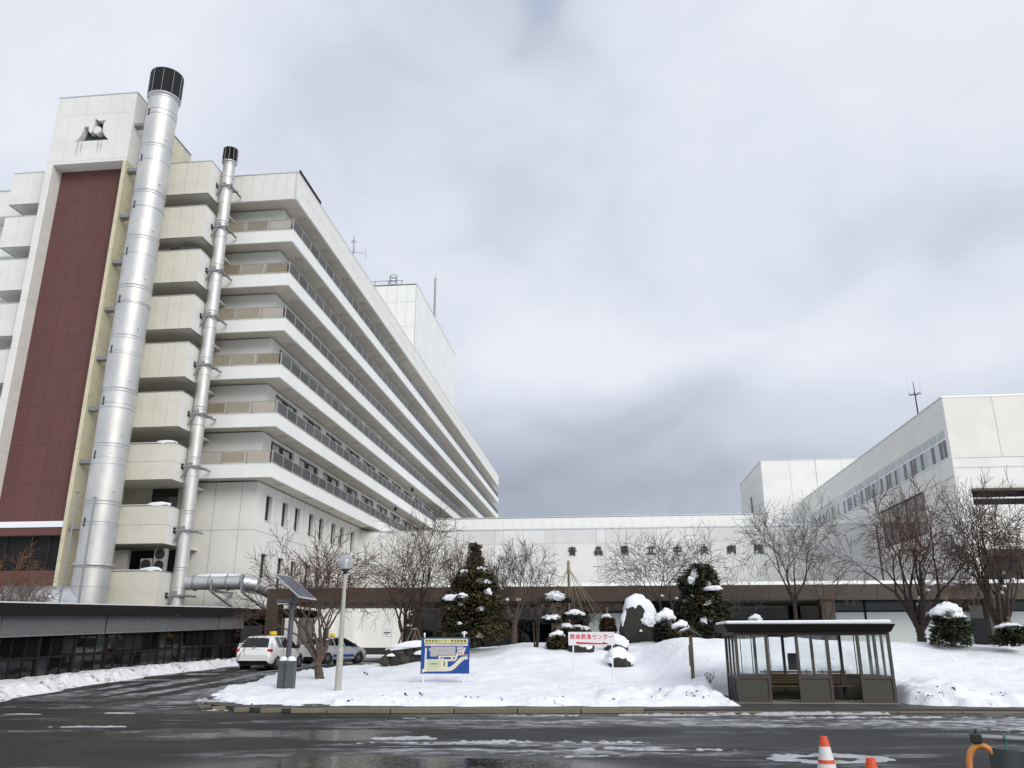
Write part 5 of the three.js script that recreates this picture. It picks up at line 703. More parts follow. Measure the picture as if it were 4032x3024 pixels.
// ------------------------------------------------------------------ bus shelter with two benches
{
  const SX = 6.62, SZ = -25.36, ry = -5 * D2R, t = thing('bus_shelter', 'brown framed glass bus shelter with snow on its flat roof', 'bus shelter', [SX, 0.11, SZ], ry);
  const W = 4.36, D = 1.8, n = 5, b = W / n, H = 1.88;
  const fr = std(0.058, 0.046, 0.037, 0.5), panel = std(0.062, 0.062, 0.055, 0.6, { map: rep(tStain, 0.8) }), gl = phys(0.96, 0.975, 0.97, 0.02, { transmission: 1, thickness: 0 });
  for (let k = 0; k <= n; k++) for (const z of [0, -D]) part(t, 'post', box(k * b - 0.04, k * b + 0.04, 0, H, z - 0.04, z + 0.04), fr);
  for (const x of [0, W]) for (const z of [-D / 3, (-2 * D) / 3]) part(t, 'post', box(x - 0.03, x + 0.03, 0, H, z - 0.03, z + 0.03), fr);
  const wallBay = (x0, x1, z0, z1, along) => { const B = (a, c, y0, y1, th) => along ? box(mix(x0, x1, a), mix(x0, x1, c), y0, y1, z0 - th, z0 + th) : box(x0 - th, x0 + th, y0, y1, mix(z0, z1, a), mix(z0, z1, c)); const u = 0.041 / (along ? x1 - x0 : Math.abs(z1 - z0)); part(t, 'middle_rail', B(u, 1 - u, 0.66, 0.74, 0.035), fr); part(t, 'bottom_rail', B(u, 1 - u, 0.013, 0.1, 0.035), fr); part(t, 'lower_panel', B(u, 1 - u, 0.101, 0.659, 0.01), panel); if (along) { part(t, 'mullion', B(0.49, 0.515, 0.741, H, 0.02), fr); part(t, 'pane', B(u, 0.488, 0.742, H, 0.004), gl); part(t, 'pane', B(0.517, 1 - u, 0.742, H, 0.004), gl); } else part(t, 'pane', B(u, 1 - u, 0.742, H, 0.004), gl); };
  for (const k of [0, 2, 4]) wallBay(k * b, (k + 1) * b, 0, 0, true);
  for (let k = 0; k < 5; k++) wallBay(k * b, (k + 1) * b, -D, -D, true);
  for (const x of [0, W]) for (let k = 0; k < 3; k++) wallBay(x, x, (-k * D) / 3, (-(k + 1) * D) / 3, false);
  part(t, 'head_rail', [box(-0.04, W + 0.04, H, H + 0.08, -0.05, 0.05), box(-0.04, W + 0.04, H, H + 0.08, -D - 0.05, -D + 0.05), box(-0.05, 0.05, H, H + 0.08, -D + 0.05, -0.05), box(W - 0.05, W + 0.05, H, H + 0.08, -D + 0.05, -0.05)], fr);
  const X0 = -0.36, X1 = W + 0.16, Z0 = -D - 0.15, Z1 = 0.32, inset = 0.12;
  const roof = part(t, 'roof', hexa([[X0 + inset, H + 0.08, Z1 - inset], [X1 - inset, H + 0.08, Z1 - inset], [X1 - inset, H + 0.08, Z0 + inset], [X0 + inset, H + 0.08, Z0 + inset], [X0, H + 0.3, Z1], [X1, H + 0.3, Z1], [X1, H + 0.3, Z0], [X0, H + 0.3, Z0]]), M.bronzeDark);
  const s = new RoundedBoxGeometry(X1 - X0 - 0.16, 0.11, Z1 - Z0 - 0.16, 5, 0.05); { const p = s.attributes.position; for (let i = 0; i < p.count; i++) { const q = fbm2(p.getX(i) * 1.1 + 9, p.getZ(i) * 1.1, 3, 8); if (p.getY(i) > 0) p.setY(i, p.getY(i) + (q - 0.5) * 0.07); } s.computeVertexNormals(); } part(roof, 'snow_cover', muv(flat(s)).translate((X0 + X1) / 2, H + 0.35, (Z0 + Z1) / 2), M.snowCap);
  part(t, 'floor', box(-0.1, W + 0.1, -0.02, 0.012, -D, 0.1), M.concrete); part(t, 'notice_board', box(1.85, 2.12, 0.85, 1.35, -D + 0.02, -D + 0.04), M.postGrey);
  const toW = (x, z) => { const c = Math.cos(t.rotation.y), q = Math.sin(t.rotation.y); return [SX + x * c + z * q, SZ - x * q + z * c]; };
  for (const [bx, w, lb] of [[0.95, 1.55, 'left of the two brown slatted benches inside the shelter'], [2.68, 0.85, 'right of the two brown slatted benches inside the shelter']]) {
    const [wx, wz] = toW(bx, -D + 0.28), be = thing('bench', lb, 'bench', [wx, 0.122, wz], t.rotation.y, 'benches in the bus shelter');
    for (let k = 0; k < 4; k++) part(be, 'seat_slat', box(0, w, 0.38, 0.41, 0.02 + k * 0.105, 0.105 + k * 0.105), M.wood); for (let k = 0; k < 5; k++) part(be, 'back_slat', box(0, w, 0.46 + k * 0.075, 0.515 + k * 0.075, -0.09 - k * 0.008, -0.06 - k * 0.008), M.wood); for (const x of [0.15, w - 0.15]) { part(be, 'leg', [box(x - 0.03, x + 0.03, 0, 0.38, 0.05, 0.1), box(x - 0.03, x + 0.03, 0, 0.38, 0.33, 0.38), box(x - 0.03, x + 0.03, 0.34, 0.378, 0.1, 0.33)], M.darkMetal); part(be, 'back_stay', bar([x, 0.3, 0.02], [x, 0.85, -0.14], 0.05, 0.03), M.darkMetal); }
  }
}
// ------------------------------------------------------------------ cones and barrier in the foreground
{
  const cone = (x, z, label) => { const t = thing('traffic_cone', label, 'traffic cone', [x, 0, z], 0.3, 'orange and white cones'); const R = (y) => mix(0.185, 0.04, y / 0.74); part(t, 'base', [rbox(-0.2, 0.2, 0, 0.035, -0.2, 0.2, 0.015)], M.orange); const band = (y0, y1, m, n) => part(t, n, [flat(new THREE.CylinderGeometry(R(y1), R(y0), y1 - y0, 32, 1, true)).translate(0, (y0 + y1) / 2, 0)], m); band(0.035, 0.28, M.orange, 'body'); band(0.28, 0.475, M.reflect, 'reflective_band'); band(0.475, 0.515, M.orange, 'body'); band(0.515, 0.65, M.reflect, 'reflective_band'); band(0.65, 0.745, M.orange, 'tip'); part(t, 'top', [flat(new THREE.TorusGeometry(0.033, 0.008, 6, 20)).rotateX(1.57).translate(0, 0.745, 0), flat(new THREE.CircleGeometry(0.034, 16)).rotateX(-1.57).translate(0, 0.735, 0)], M.orange); };
  cone(3.51, -9.98, 'orange and white traffic cone standing farther from the camera'); cone(3.28, -8.17, 'orange and white traffic cone of which only the tip shows');
  const t = thing('pipe_barrier', 'orange bent pipe stand carrying a grey rail with dark green sheet', 'barrier', [4.6, 0, -8.77], -0.35);
  const pipe = (pts, r) => flat(new THREE.TubeGeometry(new THREE.CatmullRomCurve3(pts.map((p) => V(...p))), 40, r, 10)); part(t, 'stand', pipe([[-0.12, 0, 0], [-0.11, 0.5, 0], [-0.08, 0.72, 0], [0.0, 0.79, 0], [0.08, 0.77, 0], [0.14, 0.66, -0.02], [0.15, 0.3, -0.02], [0.15, 0, -0.02]], 0.03), M.orangePipe);
  part(t, 'rail', rod([-0.02, 0.87, 0], [1.9, 0.83, 0.06], 0.026, 0.026, 12), M.galv); part(t, 'clamp', [rbox(-0.06, 0.04, 0.81, 0.9, -0.05, 0.05, 0.015), rod([-0.02, 0.88, 0], [0.0, 0.94, 0], 0.012)], M.darkMetal); part(t, 'tie', [flat(new THREE.TorusGeometry(0.035, 0.008, 5, 12)).rotateY(1.57).translate(0.24, 0.865, 0.01), rod([0.24, 0.83, 0.02], [0.24, 0.72, 0.02], 0.008)], std(0.03, 0.22, 0.14, 0.6));
  const pl = new THREE.PlaneGeometry(1.75, 0.72, 40, 16), pp = pl.attributes.position; for (let i = 0; i < pp.count; i++) { const x = pp.getX(i), y = pp.getY(i); pp.setZ(i, 0.03 * Math.sin(x * 9 + y * 2) + 0.02 * Math.sin(x * 23)); pp.setY(i, y + (y > 0.3 ? -0.03 * Math.abs(Math.sin((x + 0.9) * 3.4)) : 0)); } pl.computeVertexNormals(); const back = pl.clone().translate(0, 0, -0.006); part(t, 'sheet', [flat(pl), flat(back)].map((g) => g.translate(0.955, 0.42, 0.045)), M.net);
}
// ------------------------------------------------------------------ bare trees
function skeleton(seed, { stems = 3, trunkL = 0.25, levels = 6, fan = 0.55, up = 0.16, flatten = 0.07, lean = [0, 0], wig = 0.22, side = 0.74 }) {
  const r = rng(seed), segs = [], rnd = () => r() * 2 - 1;
  const branch = (p, d, L, rad, lvl) => {
    const n = lvl < 2 ? 5 : 3; let q = p.clone(), dir = d.clone(), rr = rad;
    for (let s = 0; s < n; s++) {
      dir.add(V(rnd() * wig, rnd() * wig * 0.7 + (lvl < 2 ? up : lvl < 3 ? up * 0.5 : -flatten), rnd() * wig)).normalize();
      const e = q.clone().addScaledVector(dir, (L / n) * (0.85 + 0.3 * r())), r1 = rr * (lvl < 2 ? 0.92 : 0.85); segs.push([q, e, rr, r1, lvl]); q = e; rr = r1;
      if (lvl >= 2 && lvl < levels && s < n - 1 && r() < (lvl === 2 ? side * 0.5 : lvl === 3 ? side * 0.8 : side * 1.2)) { const a = V(rnd(), rnd() * 0.6, rnd()).cross(dir).normalize(); branch(q, dir.clone().addScaledVector(a, 0.85).normalize(), L * (0.5 + 0.3 * r()), rr * 0.5, Math.min(levels, lvl + 1 + (r() < 0.4 ? 1 : 0))); }
    }
    if (lvl < levels) { const k = r() < 0.2 ? 3 : 2, ph = r() * 6.283, ax = V(dir.y, -dir.x, 0.01).normalize(); for (let c = 0; c < k; c++) { const a = ax.clone().applyAxisAngle(dir, ph + (c * 6.283) / k + rnd() * 0.5); branch(q, dir.clone().addScaledVector(a, 0.34 + 0.3 * r()).normalize(), L * (0.72 + 0.2 * r()), rr * (0.62 + 0.14 * r()), lvl + 1); } }
  };
  const base = V(0, 0, 0), top = V(lean[0] * trunkL, trunkL, lean[1] * trunkL);
  if (trunkL > 0.05) { let q = base; const n = 4; for (let s = 1; s <= n; s++) { const e = base.clone().lerp(top, s / n).add(V(rnd() * 0.012, 0, rnd() * 0.012)); segs.push([q, e, 0.05 * (1.25 - 0.3 * (s - 1) / n), 0.05 * (1.25 - (0.3 * s) / n), 0]); q = e; } top.copy(q); } else top.set(0, 0, 0);
  for (let k = 0; k < stems; k++) { const a = (k / stems) * 6.283 + r() * 0.9, f = fan * (0.5 + 0.8 * r()); branch(top.clone().add(V(Math.cos(a) * 0.012, -0.01, Math.sin(a) * 0.012)), V(Math.cos(a) * f + lean[0], 1, Math.sin(a) * f + lean[1]).normalize(), 0.23 + 0.08 * r(), 0.05 * (0.55 + 0.25 * r()), 1); }
  return segs;
}
function limbs(segs, sides) {                                     // tapered open tubes, one per segment
  const pos = [], nor = [], uv = [], u = V(0, 0, 0), w = V(0, 0, 0), d = V(0, 0, 0);
  for (const [a, b, r0, r1] of segs) {
    d.subVectors(b, a).normalize(); u.set(Math.abs(d.y) > 0.9 ? 1 : 0, Math.abs(d.y) > 0.9 ? 0 : 1, 0).cross(d).normalize(); w.crossVectors(d, u);
    for (let i = 0; i < sides; i++) { const t0 = (i / sides) * 6.2832, t1 = ((i + 1) / sides) * 6.2832; const c = [[a, r0, t0, 0], [a, r0, t1, 0], [b, r1, t1, 1], [a, r0, t0, 0], [b, r1, t1, 1], [b, r1, t0, 1]]; for (const [p, r, t, v] of c) { const nx = u.x * Math.cos(t) + w.x * Math.sin(t), ny = u.y * Math.cos(t) + w.y * Math.sin(t), nz = u.z * Math.cos(t) + w.z * Math.sin(t); pos.push(p.x + nx * r, p.y + ny * r, p.z + nz * r); nor.push(nx, ny, nz); uv.push(t / 6.2832, p.y * 1.5); } }
  }
  const g = new THREE.BufferGeometry(); g.setAttribute('position', new THREE.Float32BufferAttribute(pos, 3)); g.setAttribute('normal', new THREE.Float32BufferAttribute(nor, 3)); g.setAttribute('uv', new THREE.Float32BufferAttribute(uv, 2)); return g;
}
function bareTree(label, [x, y, z], o) {                          // o: x0, x1 = crown's left and right reach from the base, h = height, rad = trunk radius
  const t = thing('bare_tree', label, 'tree', [x, y - 0.15, z], 0, 'leafless trees in the snowy garden'), segs = skeleton(o.seed, o);
  const qn = (v, k) => v.sort((p, q) => p - q)[Math.floor((v.length - 1) * k)], a = qn(segs.map((s) => s[1].x), 0.02), b = qn(segs.map((s) => s[1].x), 0.98), c = qn(segs.map((s) => s[1].y), 0.985), zz = qn(segs.map((s) => Math.abs(s[1].z)), 0.97);
  const sx = (p) => (p < 0 ? (p / a) * o.x0 : (p / b) * o.x1), sy = (o.h + 0.15) / c, sz = ((o.x1 - o.x0) * 0.42) / zz, rs = o.rad / 0.06; const seen = new Map(), map = (p) => { if (!seen.has(p)) seen.set(p, V(sx(p.x), p.y * sy, p.z * sz)); return seen.get(p); };
  const S = segs.map(([p, q, r0, r1, l]) => [map(p), map(q), Math.max(r0 * rs, o.thin || 0.0085), Math.max(r1 * rs, o.thin || 0.0085), l]);
  const tr = part(t, 'trunk', limbs(S.filter((s) => s[4] <= 1), 8), o.bark || M.bark); part(t, 'limbs', limbs(S.filter((s) => s[4] === 2 || s[4] === 3), 5), o.bark || M.bark);
  part(t, 'crown', limbs(S.filter((s) => s[4] > 3), 3), o.twig || M.twig);
  if (o.snow) { const r = rng(o.seed + 5), cand = S.filter((s) => s[4] >= 1 && s[4] <= 3 && s[1].y < o.h * (o.snowTo || 0.6)); for (let k = 0; k < o.snow && cand.length; k++) { const s = cand[Math.floor(r() * cand.length)], q = (0.035 + 0.055 * r()) * (o.rad < 0.1 ? 0.7 : 1); part(tr, 'snow_clump', blob(q * (0.8 + r()), q * 0.8, q, k + 3, 0.6, 3, 2.2, -0.8).translate(s[1].x, s[1].y + s[3] + q * 0.25, s[1].z), M.snowCap); } }
  return t;
}
bareTree('low spreading bare tree right behind the globe lamp post', [-6.87, snowH(-6.87, -31.25), -31.25], { seed: 15, x0: -3.1, x1: 1.75, h: 5.0, rad: 0.17, stems: 6, trunkL: 0.18, fan: 0.75, lean: [-0.22, 0.1], levels: 6, up: 0.1, flatten: 0.03, snow: 4, snowTo: 0.35, bark: M.bark, twig: M.twigRed });
bareTree('large many-stemmed bare tree left of the blue map sign', [-4.67, 1.25, -39.7], { seed: 23, x0: -2.8, x1: 2.5, h: 6.1, rad: 0.2, stems: 7, trunkL: 0.06, fan: 0.7, levels: 6, up: 0.15, snow: 12, snowTo: 0.35, bark: M.barkDark, twig: M.twig });
bareTree('reddish dense bare tree behind the olive conifer', [-2.3, 1.7, -43.2], { seed: 37, x0: -1.7, x1: 2.3, h: 4.6, rad: 0.16, stems: 8, trunkL: 0.05, fan: 0.7, levels: 6, up: 0.1, bark: M.barkDark, twig: M.twigRed });
bareTree('bare tree with pale lower trunk right of the olive conifer', [0.1, 1.85, -42.0], { seed: 41, x0: -1.5, x1: 2.1, h: 4.7, rad: 0.15, stems: 5, trunkL: 0.24, fan: 0.6, levels: 6, up: 0.12, snow: 5, bark: M.bark, twig: M.twig });
bareTree('thin two-stemmed bare tree in front of the snowy pine', [1.02, snowH(1.02, -36), -36], { seed: 53, x0: -0.75, x1: 0.85, h: 3.2, rad: 0.075, stems: 3, trunkL: 0.05, fan: 0.4, levels: 5, up: 0.2, bark: M.barkDark, twig: M.twig });
bareTree('low bare tree behind the straw-topped rope pole', [3.6, 1.9, -42.6], { seed: 59, x0: -1.4, x1: 1.6, h: 2.5, rad: 0.09, stems: 5, trunkL: 0.12, fan: 0.8, levels: 5, up: 0.06, bark: M.barkDark, twig: M.twig });
bareTree('wide fan-shaped bare tree rising behind the upright boulder', [8.1, 1.9, -44.3], { seed: 61, x0: -3.1, x1: 3.3, h: 5.4, rad: 0.15, stems: 5, trunkL: 0.14, fan: 0.8, levels: 6, up: 0.1, lean: [-0.1, 0], snow: 9, snowTo: 0.45, bark: M.barkDark, twig: M.twig });
bareTree('tall slender grey bare tree behind the shelter roof', [14.83, 1.9, -44.6], { seed: 71, x0: -2.3, x1: 2.3, h: 7.1, rad: 0.12, stems: 4, trunkL: 0.4, fan: 0.55, levels: 6, up: 0.1, lean: [0.05, 0], bark: M.barkDark, twig: M.twigGrey });
bareTree('small grey bare tree between slender tree and big tree', [16.0, 1.9, -43.0], { seed: 83, x0: -1.4, x1: 1.5, h: 4.2, rad: 0.08, stems: 3, trunkL: 0.3, fan: 0.6, levels: 5, up: 0.1, bark: M.barkDark, twig: M.twigGrey });
bareTree('large dark bare tree with broad crown right of the shelter', [16.4, 1.85, -34.3], { seed: 97, x0: -3.0, x1: 2.9, h: 6.0, rad: 0.2, stems: 7, trunkL: 0.1, fan: 0.85, levels: 6, side: 0.8, up: 0.13, snow: 10, snowTo: 0.4, bark: M.barkDark, twig: M.twigRed });
bareTree('dark dense bare tree at the right edge of the garden', [17.9, 1.85, -31.3], { seed: 101, x0: -1.3, x1: 2.6, h: 5.4, rad: 0.16, stems: 9, trunkL: 0.08, fan: 0.7, levels: 6, side: 0.85, up: 0.13, snow: 8, snowTo: 0.5, bark: M.barkDark, twig: M.twig });
bareTree('thin pale bare sapling left of the slender grey tree', [12.9, 1.9, -46.2], { seed: 103, x0: -1.6, x1: 1.3, h: 3.9, rad: 0.06, stems: 3, trunkL: 0.15, fan: 0.7, levels: 5, up: 0.1, bark: M.barkDark, twig: M.twigGrey });
bareTree('orange-brown bare tree behind the walkway at the left edge', [-22.6, 0.6, -38.0], { seed: 107, x0: -2.6, x1: 1.6, h: 5.2, rad: 0.12, stems: 5, trunkL: 0.3, fan: 0.8, levels: 6, up: 0.05, bark: M.bark, twig: std(0.17, 0.085, 0.04, 0.95) });
bareTree('small grey bare shrub tree above the walkway roof', [-19.95, 0.6, -34.7], { seed: 109, x0: -1.0, x1: 0.95, h: 3.7, rad: 0.07, stems: 6, trunkL: 0.45, fan: 0.75, levels: 5, up: 0.1, bark: M.bark, twig: M.twigGrey });

// ------------------------------------------------------------------ evergreens: sprays of needles on many short boughs
function sprays(list, seed, cols) {                               // list: [x, y, z, outX, outZ, size]
  const r = rng(seed), pos = [], nor = [], c = []; const rnd = () => r() * 2 - 1;
  for (const [x, y, z, ox, oz, s, n, droop] of list) {
    const base = cols[Math.floor(r() * cols.length)];
    for (let k = 0; k < n; k++) {
      const px = x + rnd() * s, py = y + rnd() * s * 0.55, pz = z + rnd() * s, d = V(ox + rnd() * 0.9, droop + rnd() * 0.5, oz + rnd() * 0.9).normalize(), L = 0.08 + 0.12 * r(), w = V(rnd(), rnd(), rnd()).cross(d).normalize().multiplyScalar(0.018 + 0.014 * r()), m = 0.7 + 0.6 * r();
      const e = [px + d.x * L, py + d.y * L, pz + d.z * L], h = [px + d.x * L * 0.45, py + d.y * L * 0.45, pz + d.z * L * 0.45];
      pos.push(px, py, pz, h[0] + w.x, h[1] + w.y, h[2] + w.z, e[0], e[1], e[2], px, py, pz, e[0], e[1], e[2], h[0] - w.x, h[1] - w.y, h[2] - w.z);
      const nn = V(px - x, py - y + s * 0.35, pz - z).multiplyScalar(1 / s).add(V(ox, 0.35, oz)).add(V(rnd(), rnd(), rnd()).multiplyScalar(0.5)).normalize(); for (let q = 0; q < 6; q++) { nor.push(nn.x, nn.y, nn.z); c.push(base[0] * m, base[1] * m, base[2] * m); }
    }
  }
  const g = new THREE.BufferGeometry(); g.setAttribute('position', new THREE.Float32BufferAttribute(pos, 3)); g.setAttribute('normal', new THREE.Float32BufferAttribute(nor, 3)); g.setAttribute('color', new THREE.Float32BufferAttribute(c, 3)); return g;
}
const needle = new THREE.MeshStandardMaterial({ color: 0xffffff, vertexColors: true, roughness: 0.85, side: THREE.DoubleSide });
const OLIVE = [[0.10, 0.082, 0.024], [0.078, 0.07, 0.024], [0.06, 0.06, 0.024], [0.115, 0.08, 0.024], [0.045, 0.05, 0.024]], DEEP = [[0.034, 0.044, 0.02], [0.046, 0.052, 0.022], [0.06, 0.055, 0.023], [0.027, 0.037, 0.019]], RUST = [[0.1, 0.045, 0.022], [0.075, 0.04, 0.022], [0.06, 0.04, 0.024]], PINE = [[0.03, 0.045, 0.024], [0.04, 0.055, 0.028], [0.022, 0.034, 0.02]];
function evergreen(name, label, [x, y, z], o) {
  const t = thing(name, label, o.cat || 'conifer', [x, y - 0.1, z], 0, o.group), r = rng(o.seed), list = [];
  for (let k = 0; k < o.n; k++) { const h = o.y0 + (o.h - o.y0) * Math.pow(r(), o.bias || 1), R = o.prof((h - o.y0) / (o.h - o.y0)), a = r() * 6.283, q = R * (r() < 0.72 ? 0.72 + 0.32 * r() : r() * 0.75) * (0.62 + 0.76 * fbm2(Math.cos(a) * 2 + 5, h * 1.7 + Math.sin(a), 3, o.seed)); list.push([Math.cos(a) * q * (o.wx || 1) + (o.lean || 0) * h, h, Math.sin(a) * q, Math.cos(a), Math.sin(a), o.s, o.per, o.droop ?? -0.25]); }
  const tr = part(t, 'trunk', [rod([0, 0, 0], [(o.lean || 0) * o.h * 0.9, o.h * 0.92, 0], o.rad || 0.11, 0.03, 8), ...list.filter((_, i) => i % 9 === 0).map((b) => rod([(o.lean || 0) * b[1], b[1] - 0.15, 0], [b[0] * 0.9, b[1], b[2] * 0.9], 0.025, 0.012, 4))], M.barkDark);
  const cr = part(t, 'crown', sprays(list, o.seed + 1, o.cols), needle);
  if (o.snow) { const edge = list.filter((b) => b[2] > -0.25 * o.h).sort((p, q) => q[2] - p[2]); for (let k = 0; k < o.snow; k++) { const b = edge[Math.floor(r() * Math.min(edge.length, o.n * 0.55))], q = 0.07 + 0.13 * r() * r(); part(cr, 'snow_clump', blob(q * (0.9 + 1.1 * r()), q * 0.8, q, 100 + k, 0.8, 3, 2.4, -0.9).rotateZ((r() - 0.5) * 0.5).translate(b[0], b[1] + q * 0.5 + 0.05, b[2] + 0.08), M.snowCap); } }
  for (const [bx, by, bz, rx, ry, rz] of o.caps || []) part(cr, 'snow_cap', blob(rx, ry * 1.25, rz, Math.round(bx * 77 + 9), 0.55, 4, 2.3, -0.7).translate(bx, by, bz), M.snowCap);
  return t;
}
evergreen('conifer_tree', 'olive brown drooping conifer with scattered snow behind the map sign', [-1.8, 1.65, -37], { seed: 3, n: 360, per: 80, s: 0.25, y0: 0.35, h: 3.35, cols: OLIVE, lean: 0.05, wx: 1.08, prof: (t) => 1.4 * Math.pow(1 - t, 0.5) * (0.9 + 0.12 * Math.sin(t * 13 + 1)) + 0.18, snow: 16, caps: [[-0.28, 3.1, 0.3, 0.2, 0.16, 0.2], [0.42, 3.25, 0.25, 0.27, 0.11, 0.2], [0.5, 2.75, 0.5, 0.33, 0.1, 0.22], [-0.75, 2.05, 0.75, 0.4, 0.13, 0.25], [0.75, 2.3, 0.55, 0.16, 0.12, 0.14], [0.45, 1.6, 0.95, 0.16, 0.1, 0.14]] });
evergreen('conifer_tree', 'dark rounded conifer with snow dabs behind the shelter', [8.55, 1.75, -38.1], { seed: 7, n: 320, per: 80, s: 0.22, y0: 0.15, h: 3.45, cols: DEEP.concat([[0.085, 0.06, 0.025]]), droop: 0.1, prof: (t) => 1.12 * Math.pow(1 - t, 0.5) * (1 + 0.12 * Math.sin(t * 9)) + 0.12, snow: 8, caps: [[-0.3, 3.05, 0.35, 0.17, 0.2, 0.15], [-0.5, 2.75, 0.4, 0.2, 0.17, 0.16], [0.35, 2.42, 0.75, 0.42, 0.1, 0.2], [0.2, 2.6, 0.7, 0.12, 0.1, 0.1], [-0.2, 1.0, 1.05, 0.13, 0.15, 0.1], [0.1, 3.4, 0.1, 0.2, 0.07, 0.16]] });
evergreen('conifer_tree', 'dark reddish pointed cypress rising behind the bare trees', [-1.95, 1.7, -43.6], { seed: 13, n: 190, per: 60, s: 0.2, y0: 0.5, h: 5.1, cols: RUST.concat(DEEP), droop: 0.55, prof: (t) => 0.75 * Math.pow(1 - t, 0.8) + 0.08 });
evergreen('low_shrub', 'low dark evergreen hedge bush at the foot of rounded conifer', [8.9, 1.7, -37.0], { cat: 'shrub', seed: 17, n: 120, per: 36, s: 0.2, y0: 0.05, h: 0.95, cols: DEEP, droop: 0.2, wx: 1.4, prof: (t) => 0.85 * Math.sqrt(Math.max(0, 1 - t * t)) + 0.05 });
// clipped pine under the ropes, with snow on its pads
{
  const t = evergreen('garden_pine', 'trained pine with snow-laden pads under the straw rope pole', [2.35, 1.8, -38.6], { cat: 'pine', seed: 19, n: 6, per: 20, s: 0.15, y0: 0.3, h: 2.5, cols: PINE, prof: () => 0.3, rad: 0.09 });
  [[-0.35, 1.95, 0.1, 0.62], [0.5, 1.25, 0.2, 0.5], [-0.6, 1.05, 0.3, 0.5], [0.1, 0.65, 0.4, 0.55], [0.75, 0.6, 0.2, 0.4]].forEach(([x, y, z, R], i) => { const l = [], r = rng(200 + i); for (let k = 0; k < 40; k++) { const a = r() * 6.283, q = R * Math.sqrt(r()); l.push([x + Math.cos(a) * q, y - 0.1 + 0.12 * r(), z + Math.sin(a) * q * 0.8, Math.cos(a), Math.sin(a), 0.12, 26, 0.1]); } const p = part(t, 'needle_pad', sprays(l, 210 + i, PINE), needle); part(p, 'snow_cap', blob(R * 0.72, i ? 0.15 : 0.26, R * 0.6, 220 + i, 0.7, 4, 2.2, -0.5).translate(x, y + 0.08, z), M.snowCap); });
}
// snow-capped shrubs tied to stakes
function stakedShrub(label, [x, y, z], w, h, seed, capH, cols = DEEP, stakes = 3) {
  const t = evergreen('staked_shrub', label, [x, y, z], { cat: 'shrub', group: 'staked garden shrubs', seed, n: 100, per: 56, s: 0.15, y0: 0.12, h: h * 0.8, cols, droop: 0.15, prof: (q) => (w / 2) * Math.sqrt(Math.max(0.05, 1 - (q - 0.35) ** 2 * 1.6)), caps: [[0, h * 0.84, 0, w * 0.5, capH, w * 0.42]] });
  for (let k = 0; k < stakes; k++) { const a = 0.9 + (k / stakes) * 6.283; part(t, 'stake', rod([Math.cos(a) * w * 0.62, 0, Math.sin(a) * w * 0.5], [Math.cos(a) * (stakes > 2 ? -0.06 : w * 0.25), stakes > 2 ? h + capH + 0.12 : h * 0.7, Math.sin(a) * -0.06], 0.03, 0.026, 7), M.stake); }
  if (stakes > 2) part(t, 'binding', flat(new THREE.TorusGeometry(0.045, 0.014, 6, 12)).rotateX(1.57).translate(0, h + capH + 0.05, 0), M.stake); part(t, 'rope_band', flat(new THREE.TorusGeometry(w * 0.5, 0.012, 4, 24)).rotateX(1.57).scale(1, 1, 0.95).translate(0, h * 0.5, 0), M.rope); return t;
}
stakedShrub('round dark shrub under a thick snow cap right of the shelter', [15.55, 1.75, -30.25], 1.05, 1.35, 31, 0.24);
stakedShrub('low dark shrub with snow cap at the right edge of the garden', [17.15, 1.75, -29.35], 0.85, 0.75, 33, 0.1);
stakedShrub('small roped shrub under snow below the trained pine', [1.92, snowH(1.92, -35.6), -35.6], 0.62, 0.68, 35, 0.17, OLIVE);
stakedShrub('roped shrub with big snow dome right of the boulder', [6.6, snowH(6.6, -36.3), -36.3], 0.85, 1.15, 37, 0.3, DEEP, 2);
stakedShrub('squat roped shrub with snow dome in front of the boulder', [6.92, snowH(6.92, -34.8), -34.8], 0.72, 0.62, 39, 0.2, OLIVE, 2);
stakedShrub('thin rust-brown wrapped shrub left of the boulder', [4.35, 1.75, -38.9], 0.42, 1.45, 43, 0.12, RUST, 3);
stakedShrub('rust-brown snow-dusted shrub behind the shelter roof', [10.9, 1.8, -38.0], 0.6, 1.25, 45, 0.16, RUST, 2);
stakedShrub('low rust-brown snow-topped shrub above the shelter roof', [12.2, 1.8, -37.6], 0.5, 0.8, 47, 0.14, RUST, 2);
// tripod of props at the foot of the large bare tree
{ const t = thing('tree_props', 'crossed wooden props at the foot of the large bare tree', 'tree props', [-4.35, 1.0, -38.3]); for (const [a, b] of [[-0.75, -0.1], [-0.35, 0.05], [0.75, 0.05], [0.35, -0.05], [-1.0, -0.55], [-0.45, -0.6]]) part(t, 'prop', rod([a, -0.1, 0.15], [b, 1.45 - Math.abs(b) * 0.4, -0.05], 0.045, 0.04, 7), M.stake); part(t, 'binding', flat(new THREE.TorusGeometry(0.1, 0.03, 6, 12)).rotateX(1.57).translate(0, 1.36, 0), M.rope); }
